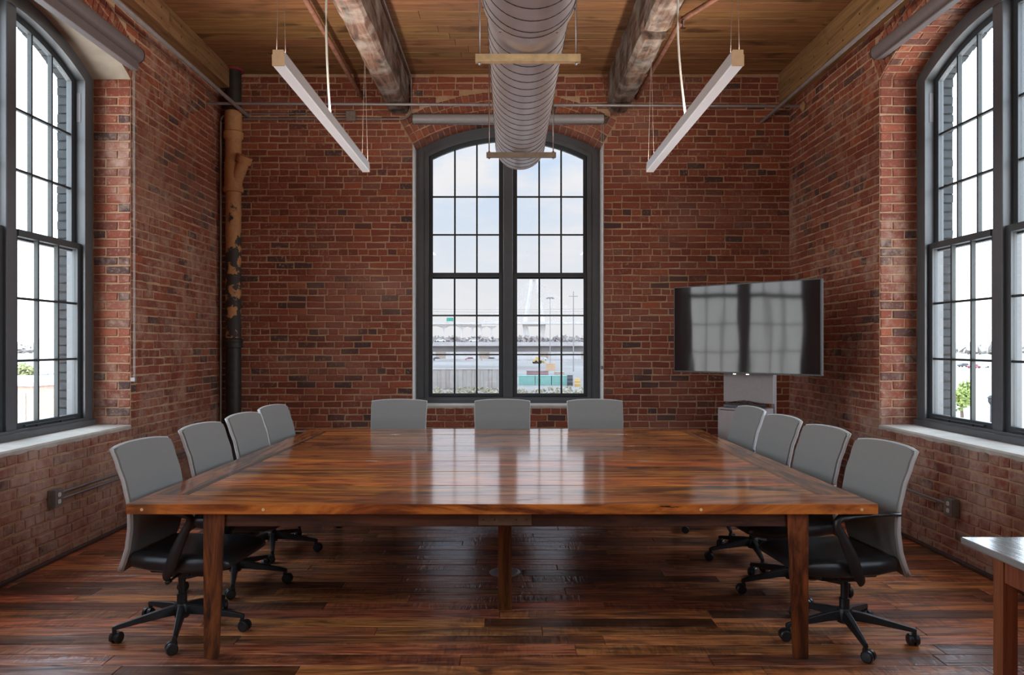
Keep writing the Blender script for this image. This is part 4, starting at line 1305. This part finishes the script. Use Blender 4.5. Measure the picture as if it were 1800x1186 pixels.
def blob(mb, c, r, rng, n=40, leaf=.35):
    for _ in range(n):
        d = Vector((rng.gauss(0, 1), rng.gauss(0, 1), rng.gauss(0, 1))).normalized() * rng.uniform(.45, 1.0)
        p = Vector(c) + Vector((d.x * r[0], d.y * r[1], d.z * r[2])); s = leaf * rng.uniform(.6, 1.4)
        R = Matrix.Rotation(rng.uniform(0, 6.28), 3, Vector((rng.gauss(0, 1), rng.gauss(0, 1), rng.gauss(0, 1))).normalized())
        vs = [p + R @ Vector(v) * s for v in ((1, 0, -.5), (-.5, .87, -.5), (-.5, -.87, -.5), (0, 0, .9))]
        mb.add(vs, [(0, 2, 1), (0, 1, 3), (1, 2, 3), (2, 0, 3)])
mb = MB(); rng = random.Random(6)
for i in range(420):
    x = rng.uniform(-330, 330)
    if rng.random() < .5: x = rng.uniform(-70, 70)
    h = rng.uniform(11.5, 15.5)
    blob(mb, (x, 600 + rng.uniform(-15, 15), GZ + h * .55), (5.5, 4, h * .45), rng, 26, 1.7)
    mb.box(x - .2, x + .2, 599.8, 600.2, GZ, GZ + h * .6)
tag(mb.build('treeline', X_TREE, None, fix=False), 'brownish winter treeline on the horizon behind the warehouse', 'trees', kind='stuff')
mb = MB()
for i in range(420):
    a = rng.uniform(-1, 1); x = (1 if a > 0 else -1) * rng.uniform(330, 900); y = rng.uniform(620, 900) if abs(x) < 600 else rng.uniform(300, 1100)
    blob(mb, (x, y, GZ + 5), (11, 8, 4.5), rng, 12, 4.0)
tag(mb.build('far_woods', X_TREE, None, fix=False), 'low hazy woods along the horizon to both sides', 'trees', kind='stuff')

# cable-stayed bridge
BY = 900.0
br = empty('cable_stayed_bridge', (0, BY, GZ), 0, 'pale cable-stayed bridge with diamond tower beyond the yard', 'bridge')
def bl(x, y): p = at(x, y, BY); return (p.x, 0.0, p.z - GZ)
def bb(p, q, w, d, name, mat=X_BRIDGE):
    mb = MB(); mb.sweep([p, q], w, n=4, radii=[(w, d), (w, d)]); return mb.build(name, mat, br)
deck_z = bl(0, 569)[2]
mb = MB(); mb.box(bl(620, 0)[0], bl(846, 0)[0], -7, 7, deck_z - .8, deck_z + 1.4); mb.box(bl(620, 0)[0], bl(846, 0)[0], -4, 4, deck_z - 2.8, deck_z - .8); mb.build('approach_deck', X_BRIDGE, br)
mb = MB(); mb.box(bl(846, 0)[0], bl(1200, 0)[0], -9, 9, deck_z - .6, deck_z + 2.2); mb.build('main_deck', X_BRIDGE, br)
for x in (700, 740, 779.5, 812, 830, 846, 864):
    p = bl(x, 0)[0]
    mb = MB(); mb.box(p - .9, p + .9, -2, 2, 0, deck_z - 5); mb.loft([[(p - 1, y, deck_z - 5.5), (p + 1, y, deck_z - 5.5), (p + 6.5, y, deck_z - 2.8), (p - 6.5, y, deck_z - 2.8)] for y in (-2.5, 2.5)])
    mb.build('pier', X_BRIDGE, br)
apex = bl(939, 484)
for s, dx, bx in ((-1, 922.5, 930), (1, 955, 950)):
    p1, p2 = bl(939 + s * 2.5, 486), bl(dx, 568); p3 = bl(bx, 0); p3 = (p3[0], 0, 0)
    bb(p1, p2, 1.5, 2.6, 'tower_leg'); bb(p2, p3, 1.7, 3.0, 'tower_leg')
bb(bl(922.5, 570), bl(955, 570), 1.6, 2.4, 'cross_beam')
bb(bl(939, 482), bl(939, 492), 2.6, 3, 'tower_head')
for s in (-1, 1):
    for k in range(18):
        t = k / 17
        a = bl(939 + s * (1 + 3.5 * t), 488 + 30 * t); e = bl(939 + s * (92 - 74 * t), 567)
        mb = MB(); mb.sweep([a, e], .20, n=4); mb.build('stay_cable', X_BRIDGE, br)
sg = empty('highway_sign', (0, BY, GZ), 0, 'small green road sign above the bridge approach', 'sign')
p = bl(792, 562); mb = MB(); mb.box(p[0] - 4, p[0] + 4, -8.5, -8.2, p[2] - 1.9, p[2] + 2.2); mb.build('panel', X_SIGN, sg)
mb = MB(); mb.box(p[0] - 3.6, p[0] - 3.2, -8.2, -7.8, deck_z + 1.4, p[2] + 2); mb.box(p[0] + 3.2, p[0] + 3.6, -8.2, -7.8, deck_z + 1.4, p[2] + 2); mb.build('post', X_POLE, sg)

# masts and lines
def mast(x, y_top, Y, r, label, head):
    p = at(x, y_top, Y); h = p.z - GZ
    root = empty('light_mast' if head else 'utility_pole', (p.x, Y, GZ), 0, label, 'pole')
    mb = MB(); mb.cyl((0, 0, 0), (0, 0, h), r, r * .6, n=8); mb.build('shaft', X_POLE, root)
    if head:
        mb = MB(); mb.lathe([(.3, h - .3), (1.3, h - .1), (1.3, h + .15), (.3, h + .3)], 12)
        for k in range(6): mb.box(-.25, .25, 1.1, 1.9, h - .5, h - .1, RZ(k * pi / 3))
        mb.build('lamp_ring', X_POLE, root)
    else:
        mb = MB(); mb.box(-1.4, 1.4, -.1, .1, h - 1.6, h - 1.4); mb.build('crossarm', X_POLE, root)
mast(967, 523, 330, .18, 'slim tall yard light mast right of the bridge tower', True)
mast(1008, 512, 240, .22, 'wooden utility pole in the right lower pane', False)
for y, lb in ((540, 'uppermost'), (544.5, 'second'), (549, 'third'), (552, 'lowest')):
    p0, p1 = at(600, y, 240), at(1300, y - 6, 240)
    pts = [p0.lerp(p1, t / 10) - Vector((0, 0, 1.2 * sin(pi * t / 10))) for t in range(11)]
    mb = MB(); mb.sweep(pts, .05, n=4); tag(mb.build('power_line', X_WIRE, None), lb + ' overhead power line crossing the lower panes', 'wire')

# yard things right of the mullion
def crate(name, xa, xb, ya, yb, Y, mat, label, cat, depth=2.4, ribs=True, group=None):
    p, q = at(xa, yb, Y), at(xb, ya, Y); z0 = max(p.z, GZ); w, h = q.x - p.x, q.z - z0
    root = empty(name, ((p.x + q.x) / 2, Y, z0), 0, label, cat, group)
    mb = MB(); mb.box(-w / 2, w / 2, 0, depth, 0, h)
    n = max(2, int(w / .5))
    mb.build('body', mat, root)
    mb = MB()
    if ribs:
        for i in range(n): mb.box(-w / 2 + (i + .25) * w / n, -w / 2 + (i + .75) * w / n, -.05, 0, .12, h - .12)
    mb.box(-w / 2 - .04, w / 2 + .04, -.08, depth + .04, h, h + .1); mb.build('ribs', mat, root)
    return root
for i in range(3):
    crate('container', 912 + i * 29, 940 + i * 29, 661, 677, 160, X_TEAL, ('first', 'second', 'third')[i] + ' teal container from the window mullion in the yard row', 'container')
crate('container', 926, 964, 650, 661, 172, X_RUST, 'dark red container behind the teal row', 'container').location.z = GZ
crate('container', 975, 992, 651, 660, 176, X_TAN, 'tan container behind the teal row', 'container').location.z = GZ
for o in [o for o in COL.objects if o.name.startswith('container') and o.parent is None]:
    o.location.z = GZ
    if o.location.y > 165: o.scale = (1, 1, 1.75)
def barrel(x, Y, mat, label, h=1.9, r=.62):
    p = at(x, 660, Y)
    mb = MB(); mb.lathe([(r, 0), (r, h * .3), (r * 1.06, h * .33), (r, h * .36), (r, h * .64), (r * 1.06, h * .67), (r, h * .7), (r, h), (r * .9, h + .02)], 14)
    tag(mb.build('barrel', mat, None, loc=(p.x, Y, GZ), autosmooth=40), label, 'barrel')
barrel(1002, 158, X_CARD, 'dark grey drum beside the teal containers', 2.2); barrel(1015, 154, X_YEL, 'yellow drum at the right edge of the yard', 1.7, .6)
def loader(x, Y, s, mat, label):
    p = at(x, 0, Y)
    root = empty('wheel_loader', (p.x, Y, GZ), .5, label, 'machine'); root.scale = (s, s, s)
    mb = MB(); mb.box(-2.2, .6, -1, 1, .8, 2.0); mb.box(-.6, .9, -.8, .8, 2.0, 3.2); mb.build('body', mat, root, bevel=.1)
    mb = MB(); mb.sweep([(.6, .7, 1.6), (2.2, .7, 1.8), (3.0, .7, .7)], .15, n=6); mb.sweep([(.6, -.7, 1.6), (2.2, -.7, 1.8), (3.0, -.7, .7)], .15, n=6); mb.build('arm', mat, root)
    mb = MB(); mb.loft([[(2.8, y, .3), (3.8, y, .2), (3.9, y, .35), (3.1, y, 1.2), (2.8, y, 1.1)] for y in (-1.2, 1.2)]); mb.build('bucket', mat, root)
    for sx in (-1.4, .9):
        for sy in (-1.1, .8):
            mb = MB(); mb.cyl((sx, sy, .75), (sx, sy + .35, .75), .75, n=16); mb.build('wheel', X_TYRE, root)
loader(945, 340, .95, X_YEL, 'yellow wheel loader standing in the yard')
crate('crate', 960, 976, 638, 650, 250, X_ORANGE, 'orange crate stacked in the yard right of the loader', 'crate').location.z = GZ
mb = MB(); rng = random.Random(15)
for i in range(260):
    x, Y = rng.uniform(-22, 26), rng.uniform(112, 143)
    blob(mb, (x, Y, GZ + .3), (.9, .6, .5), rng, 10, .25)
tag(mb.build('brush', X_BRUSH, None, fix=False), 'dry brush and weeds below the far window', 'plants', kind='stuff')

def tree(c, r, label, mat, seed, n=260, leaf=.2):
    root = empty('tree', (c[0], c[1], GZ), 0, label, 'tree')
    rng = random.Random(seed); mb = MB()
    h = c[2] - GZ
    for k in range(5):
        o = (rng.uniform(-.4, .4) * r[0], rng.uniform(-.4, .4) * r[1], h + rng.uniform(-.35, .35) * r[2])
        blob(mb, o, tuple(x * .75 for x in r), rng, n // 5, leaf)
    mb.build('crown', mat, root, fix=False)
    mb = MB(); mb.sweep([(0, 0, 0), (.1, .05, h * .5), (0, 0, h)], .2, n=7, radii=[(.22, .22), (.16, .16), (.08, .08)]); mb.build('trunk', X_BARK, root, smooth=True)
c = at(42, 652, 105); tree(c, (2.0, 2.0, 1.4), 'olive-green bushy tree seen through the left window', X_LEAF2, 3, 420, .28)
c = at(1690, 696, 58); tree(c, (.85, .85, 1.15), 'light green slender tree seen through the right window', X_LEAF, 4, 420, .14)

# brick annex below the left window
c0 = at(56, 672, 70); an = empty('brick_building', (c0.x, 70, GZ), -.15, 'low brick building with flat white roof outside the left window', 'building')
hgt = c0.z - GZ
mb = MB(); mb.box(-16, 0, 0, 14, 0, hgt - .35); mb.build('wall', plain('annex_wall', (.42, .27, .21), .9, var=.15, scale=3), an)
mb = MB(); mb.box(-16.2, .25, -.25, 14.2, hgt - .35, hgt); mb.build('roof', X_WHITE, an)
mb = MB(); mb.box(-.9, -.6, -.12, -.02, 1.0, hgt - 1); mb.build('downpipe', X_CONC, an)
for x in (-5.0, -9.0):
    mb = MB(); mb.box(x, x + 1.3, -.06, .1, hgt - 3.0, hgt - 1.3); mb.build('window', X_CARD, an)
c = at(83, 598, 260); root = empty('white_pylon', (c.x, 260, GZ), 0, 'white square pylon on the flats beyond the left window', 'pylon')
mb = MB(); mb.box(-1.7, 1.7, -1.7, 1.7, 0, c.z - GZ); mb.build('shaft', X_WHITE, root)
mb = MB(); mb.box(-1.9, 1.9, -1.9, 1.9, c.z - GZ, c.z - GZ + .4); mb.build('cap', X_CONC, root)
for x, y, mt, lb in ((76, 665, X_CARD, 'dark car outside the left window, nearer the annex'), (95, 661, X_CARW, 'white car outside the left window'), (84, 690, X_CARR, 'red car outside the left window'),
                     (1695, 641, X_CARD, 'dark car outside the right window'), (1728, 642, X_CARW, 'white car outside the right window'), (1712, 643, X_CARR, 'red car outside the right window')):
    q = gpt(x, y + 4); car(q, rng.uniform(-.4, .4), mt, lb)
c = at(1742, 703, 48); lp = empty('street_lamp', (c.x, 48, GZ), 0, 'dark lantern street lamp outside the right window', 'lamp')
h = c.z - GZ
mb = MB(); mb.lathe([(.12, 0), (.12, .4), (.06, .5), (.05, h - .3)], 10); mb.build('post', X_TYRE, lp)
mb = MB(); mb.lathe([(.05, h - .3), (.17, h - .1), (.17, h + .12), (.24, h + .14), (.05, h + .3)], 10); mb.build('lantern', X_TYRE, lp)
for nm, x0, y0, x1, y1, dep, lb in (('kerb', 1690, 668, 1755, 664, .6, 'pale kerb line outside the right window'),):
    p, q = gpt(x0, y0), gpt(x1, y1)
    mb = MB(); mb.sweep([p + Vector((0, 0, .08)), q + Vector((0, 0, .08))], .3, .1, 4); tag(mb.build(nm, X_TAN, None), lb, 'kerb')
